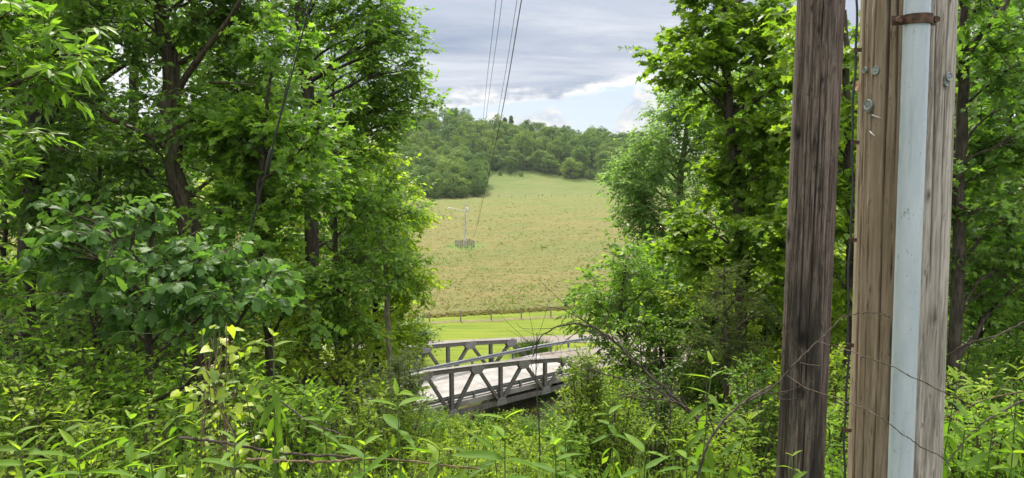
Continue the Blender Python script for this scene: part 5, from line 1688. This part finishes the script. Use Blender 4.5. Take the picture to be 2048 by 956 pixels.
def wire_vine(label, pts, seed):
    rg = np.random.default_rng(seed)
    p = spline([P(1540 + a_ / 2.685, 600 + b_ / 2.685, c_) for a_, b_, c_ in pts], 60)
    p[:, 2] += 0.0016 * np.sin(np.arange(60) * 0.7) + rg.normal(0, .0006, 60)
    mb = MB(); mb.tube(p, 0.0015 + 0.0003 * np.sin(np.arange(60) * 2.1), 6)
    return tag(mb.build('dead_vine', M['twig'], None, True), label, 'dead vine')


wire_vine('upper thin dead vine strung across the pale pole and its conduit', [(255, 225, 3.2), (320, 240, 2.6), (380, 255, 2.2), (470, 290, 1.95), (540, 315, 1.88), (650, 355, 1.84), (780, 420, 1.82), (900, 478, 1.9), (1040, 540, 2.1)], 1)
wire_vine('lower thin dead vine strung across the pale pole and its conduit', [(90, 405, 3.2), (200, 475, 2.9), (310, 510, 2.4), (430, 555, 2.0), (560, 610, 1.88), (700, 710, 1.83), (800, 780, 1.82), (950, 862, 1.95)], 2)
wire_vine('faint thin vine across the left half of the pale pole', [(395, 95, 2.3), (440, 78, 2.1), (495, 70, 2.0), (560, 68, 1.97), (610, 80, 1.96), (648, 95, 1.97)], 3)
branch('bramble_cane', 'brown bramble cane arching in from the right edge', 'cane', [(2060, 640, 3.6), (1990, 672, 3.6), (1930, 690, 3.7), (1880, 720, 3.9)], .005, .003, 30, 6, .25)
branch('bramble_cane', 'long cane slanting down at the lower right', 'cane', [(2050, 800, 3.4), (1960, 850, 3.3), (1890, 930, 3.2)], .005, .003, 31, 4, .2)
branch('bramble_cane', 'pale cane crossing behind the pale pole at the right', 'cane', [(2060, 780, 3.9), (1970, 800, 3.9), (1880, 840, 4.0)], .004, .003, 32, 3, .2, 'deadvine')
branch('bramble_cane', 'green arching shoot above the honeysuckle at the left', 'cane', [(200, 700, 5.2), (240, 665, 5.1), (290, 667, 5.0), (325, 664, 5.0)], .004, .002, 33, 3, .1, 'greenstem')

# ------------------------------------------------------------------ ground cover
rg = np.random.default_rng(71)
Nh = 8800
dd = 1.0 / rg.uniform(1 / 46.0, 1 / 2.6, Nh) ** 1.0
dd = np.where(rg.random(Nh) < 0.55, dd, rg.uniform(3, 60, Nh))
xx = rg.uniform(-0.80, 0.80, Nh) * dd + rg.normal(0, 0.6, Nh)
okb = np.ones(Nh, bool)
# keep clear of the bridge
e_ = (xx - BK0[0]) * BU[0] + (dd - BK0[1]) * BU[1]; a_ = (xx - BK0[0]) * BN[0] + (dd - BK0[1]) * BN[1]
lowb = (a_ > -0.8) & (terrain(xx, dd) < 0.5)
okb &= ~((a_ > -0.8) & (e_ > -26) & (e_ < 22)) | (lowb & (a_ < 12))
xx, dd, lowb = xx[okb], dd[okb], lowb[okb]
zz = terrain(xx, dd)
base = np.c_[xx, dd, zz]
hh = rg.uniform(0.25, 0.85, len(base)) * np.where(dd < 7, 1.15, 1.0) * (1 + 0.75 * sstep(8, 20, dd)) * np.where(lowb, 0.45, 1.0)
tw = np.stack([base, base + np.c_[rg.normal(0, .08, (len(base), 2)), hh * 0.6], base + np.c_[rg.normal(0, .2, (len(base), 2)), hh]], 1)
mb = MB()
V, T = tubes(tw[:, ::2], np.broadcast_to(np.array([0.004, 0.002]), (len(tw), 2)), 3)
mb.add(V, T, 1)
sc = np.clip(dd / 9.0, 0.75, 2.2)
pos, dv, nr, sz, tt = twig_leaves(rg, tw, 11, 1.0, -0.05, 0.5, 1.4)
sz = sz * np.repeat(0.075 * sc * rg.choice([0.7, 1.0, 1.5], len(base), p=[.45, .4, .15]), 11)
nearb = np.repeat(dd < 6, 11)
for nm_, mk in (('ovate', nearb), ('kite', ~nearb)):
    V, T = bake(TPL[nm_], pos[mk], dv[mk], nr[mk], sz[mk])
    mb.add(V, T, 0, np.repeat(tt[mk], len(TPL[nm_][0])))
o = mb.build('undergrowth', [L['herb'], M['greenstem']], None, True); tag(o, 'leafy green herbs covering the slope in front of the bridge', 'undergrowth', kind='stuff')


def blades(name, label, base, h, bend, w, seed, mat, k=6):
    rg = np.random.default_rng(seed)
    N = len(base)
    an = rg.uniform(0, 6.28, N)
    t = np.linspace(0, 1, k)
    out = np.stack([np.cos(an), np.sin(an)], -1)
    ctr = base[:, None] + np.concatenate([out[:, None] * (bend[:, None] * t[None] ** 2)[..., None], (h[:, None] * (t - 0.32 * t[None] ** 3 * (bend / h)[:, None]))[..., None]], -1)
    sd = np.stack([-np.sin(an), np.cos(an), np.zeros(N)], -1)[:, None] * (w[:, None] * (1 - t[None] ** 2.2) * (0.5 + np.minimum(t[None] * 3, 0.5)))[..., None]
    V = np.stack([ctr - sd, ctr + sd], 2)
    i = np.arange(N * k * 2).reshape(N, k, 2)
    T = np.stack([i[:, :-1, 0], i[:, :-1, 1], i[:, 1:, 1], i[:, 1:, 0]], -1).reshape(-1, 4)
    mb = MB(); mb.add(V.reshape(-1, 3), T, 0, np.repeat(np.clip(rg.normal(.5, .2, N), 0, 1), k * 2))
    return tag(mb.build(name, mat, None, True), label, name.replace('_', ' '), kind='stuff')


Ng = 2200
px_ = np.r_[rg.normal(1330, 130, 1100), rg.uniform(500, 1550, 650), rg.uniform(1860, 2060, 450)]
dg = rg.uniform(2.3, 6.5, Ng)
gx = (px_ - 1024) / F * dg
blades('grass', 'long arching green grass blades in the foreground', np.c_[gx, dg, terrain(gx, dg)], rg.uniform(.5, 1.15, Ng), rg.uniform(.15, .7, Ng), rg.uniform(.003, .010, Ng), 5, L['grass'])

# hay: rough tufts over the field, taller along its front edge
Nf = 8000
dh = 1.0 / rg.uniform(1 / 334.0, 1 / 82.5, Nf)
xh = rg.uniform(-0.16, 0.24, Nf) * dh
k_ = dh > hay_y(xh) + 0.1
xh, dh = xh[k_], dh[k_]
ef = rg.uniform(0, 1, 2600); xe = rg.uniform(-22, 26, 2600)
xh = np.r_[xh, xe]; dh = np.r_[dh, hay_y(xe) + ef * 1.2]
Nf = len(xh)
hgt = np.r_[rg.uniform(.03, .13, Nf - 2600) + 0.14, rg.uniform(.12, .30, 2600)]
wd = np.clip(dh * 0.0015, 0.08, 0.4)
b3 = np.c_[xh, dh, np.maximum(terrain(xh, dh), 0) * 1.0]
b3[-2600:, 2] = 0.0
V = np.empty((Nf, 4, 3))
an = rg.uniform(0, 3.14, Nf); off_ = np.c_[np.cos(an) * wd, np.sin(an) * wd, np.zeros(Nf)]
V[:, 0] = b3 - off_; V[:, 1] = b3 + off_
la = rg.uniform(0, 6.28, Nf); ln_ = np.c_[np.cos(la), np.sin(la), np.zeros(Nf)] * (hgt * 1.6)[:, None]
V[:, 2] = b3 + off_ * 0.7 + ln_ + np.c_[rg.normal(0, .05, (Nf, 2)), hgt]; V[:, 3] = b3 - off_ * 0.7 + ln_ + np.c_[rg.normal(0, .05, (Nf, 2)), hgt * rg.uniform(.7, 1, Nf)]
pn = np.sin(xh * 0.11 + 2) * np.sin(dh * 0.06) * .18 + np.sin(xh * .31 - dh * .17) * .1
tt = np.clip(rg.normal(.58, .13, Nf) + pn, 0.3, 1)
tt = np.where(np.hypot(xh - LPX, (dh - LPY) * .55) < 4.5, np.clip(tt * .4, 0, .35), tt)
mb = MB(); mb.add(V.reshape(-1, 3), np.arange(Nf * 4).reshape(Nf, 4), 0, np.repeat(tt, 4))
tag(mb.build('hay', L['hay'], None, True), 'rough tan and green hay standing in the field', 'hay', kind='stuff')
# dark weeds dotted over the hay
Nw = 1500
dw = 1.0 / rg.uniform(1 / 250.0, 1 / 84.0, Nw); xw = rg.uniform(-0.13, 0.2, Nw) * dw
kw = (np.sin(xw * .23 + 1) * np.sin(dw * .09 + xw * .05) + .5 * np.sin(xw * .51 - dw * .19) + rg.normal(0, .25, Nw)) > .62
dw, xw = dw[kw], xw[kw]; Nw = len(dw)
base = np.c_[xw, dw, np.full(Nw, .1)]
base = np.repeat(base, 7, 0) + rg.normal(0, .22, (Nw * 7, 3)) * (1, 1, 0)
hw_ = np.repeat(rg.uniform(.25, .6, Nw) * (rg.random(Nw) ** .8 + .3), 7) * rg.uniform(.7, 1.1, Nw * 7)
blades('field_weeds', 'dark green weeds dotted over the hay field', base, hw_, rg.uniform(.02, .2, Nw * 7), np.repeat(np.clip(dw * .0004, .03, .08), 7), 6, L['far'], 4)

# ------------------------------------------------------------------ the far woods: every tree an object of its own
def far_tree_mesh(seed, conifer=False, bare=False):
    rg = np.random.default_rng(seed)
    mb = MB()
    H = 1.0
    mb.tube([(0, 0, -.15), (.01, 0, .3), (0, .01, .7)], [.022, .018, .008], 6, 1)
    cs_, rs_ = [], []
    nl = 46 if not bare else 14
    for i in range(nl):
        if conifer:
            f = rg.uniform(.1, 1); rr = .20 * (1 - f) + .015
            an = rg.uniform(0, 6.28)
            cs_.append((math.cos(an) * rr * .8, math.sin(an) * rr * .8, f)); rs_.append(.05 + .06 * (1 - f))
        else:
            v = unit(rg.normal(0, 1, 3)); rad_ = rg.uniform(.55, 1) ** .5
            sq = rg.uniform(.8, 1.15)
            cs_.append((v[0] * .30 * rad_ * sq, v[1] * .30 * rad_ * sq, .50 + v[2] * .47 * rad_)); rs_.append(rg.uniform(.07, .15))
    for i in range(7):
        c = cs_[rg.integers(nl)]
        mb.tube([(0, 0, .22 + .3 * rg.random()), (c[0] * .5, c[1] * .5, c[2] - .1), c], [.010, .006, .002], 4, 1)
    per = 62 if not bare else 40
    cs_ = np.array(cs_); rs_ = np.array(rs_)
    v = unit(rg.normal(0, 1, (nl, per, 3)) + (0, 0, .25))
    pos = cs_[:, None] + v * rs_[:, None, None] * rg.uniform(.55, 1.1, (nl, per, 1)) * (1, 1, .8)
    nr = v + rg.normal(0, .45, v.shape) + (0, 0, .35)
    dv = np.cross(nr, rg.normal(0, 1, v.shape)) - (0, 0, .3)
    tt = np.clip(rg.normal(.5, .1, (nl, 1)) + rg.normal(0, .12, (nl, per)), 0, 1)
    V, T = bake(TPL['kite_round'], pos.reshape(-1, 3), dv.reshape(-1, 3), nr.reshape(-1, 3), rg.uniform(.028, .05, nl * per))
    mb.add(V, T, 0, np.repeat(tt.ravel(), 4))
    return mb


kinds = []
for s_ in range(9):
    mb = far_tree_mesh(400 + s_, conifer=(s_ == 7), bare=(s_ == 8))
    kinds.append(new_mesh('forest_tree', np.concatenate(mb.V), np.concatenate(mb.T), [L['far'], M['bark_dark']], np.concatenate(mb.M), {'tint': np.concatenate(mb.A)}, True))
LAB = 'leafy green tree in the wood on the far hillside'
cnt = [0]


def far_tree(x, y, h, kind, lab, wide=1.0, group='trees of the far hillside wood', name='forest_tree'):
    o = bpy.data.objects.new(name, kinds[kind])
    COL.objects.link(o)
    o.location = (x, y, gz(x, y) - 0.3)
    o.scale = (h * wide * rg.uniform(.9, 1.15), h * wide * rg.uniform(.9, 1.15), h)
    o.rotation_euler = (0, 0, rg.uniform(0, 6.28))
    cnt[0] += 1
    return tag(o, lab, 'tree', group)


placed = []


def try_place(x, y, h, gap, *a, **k):
    for (u, v) in placed:
        if (u - x) ** 2 + (v - y) ** 2 < gap * gap:
            return
    placed.append((x, y)); far_tree(x, y, h, *a, **k)


# front edge of the left wood: low and dense; then the hillside behind
for i in range(700):
    az_ = rg.uniform(-.165, -.038); y = rg.uniform(320, 400)
    x = az_ * y
    lim = 321 + max(0, (az_ + .062)) * 900
    if y < lim: continue
    try_place(x, y, rg.uniform(8, 13) if y < lim + 16 else rg.uniform(11, 17), 5.5, int(rg.integers(0, 7)), 'dark leafy tree at the near left corner of the far wood', 1.1, group='trees of the near left corner of the far wood')
for i in range(2600):
    az_ = rg.uniform(-.165, .20); y = rg.uniform(375, 560)
    x = az_ * y
    fr = 424 - 34 * sstep(.02, .15, az_) - 20 * (1 - sstep(-.06, -.03, az_))
    if y < fr: continue
    front_ = y < fr + 16
    vis = y < 520
    if not vis: continue
    if len(placed) > 470: break
    h = rg.uniform(6, 13) if front_ else rg.uniform(13, 19)
    try_place(x, y, h, 6.3 if front_ else 8.2, int(rg.integers(0, 7)) if rg.random() > .05 else 7, LAB, 1.45 if front_ else 1.08)
far_tree(-12.8, 500, 24, 8, 'lone open crowned tree standing above the skyline behind the power lines', .8, None)
far_tree(-38, 505, 17, 7, 'pointed conifer rising above the skyline left of the power lines', .8, None)
far_tree(-31, 512, 14.5, 7, 'small pointed conifer just right of the taller one on the skyline', .7, None)
# scrub on the meadow below the wood
for i, (px_, d_, h_) in enumerate([(1042, 414, 2.6), (1000, 417, 3.0), (1085, 345, 1.0), (1020, 420, 2.2), (1118, 418, 2.2)]):
    g = P(px_, 380, d_)
    far_tree(g[0], d_, h_, int(i % 6), ['low round scrub bush on the bright meadow below the far wood', 'scrub bush at the top left of the bright meadow', 'tiny dark bush near the far fence line', 'small scrub bush close under the wood on the meadow', 'low bush on the right part of the bright meadow'][i], 1.5, None, 'scrub_bush')

# ------------------------------------------------------------------ air
HAZE = 0.00008
if HAZE > 0:
    m, n = material('haze')
    pv = n.n('ShaderNodeVolumePrincipled')
    pv.inputs['Color'].default_value = (0.80, 0.88, 1.0, 1)
    pv.inputs['Density'].default_value = HAZE
    pv.inputs['Anisotropy'].default_value = 0.2
    n.out(None, pv.outputs[0])
    mb = MB(); mb.beam((0, -320, 35.0), (0, 1640, 35.0), 3300, 78)
    tag(mb.build('haze', m), kind='stuff')
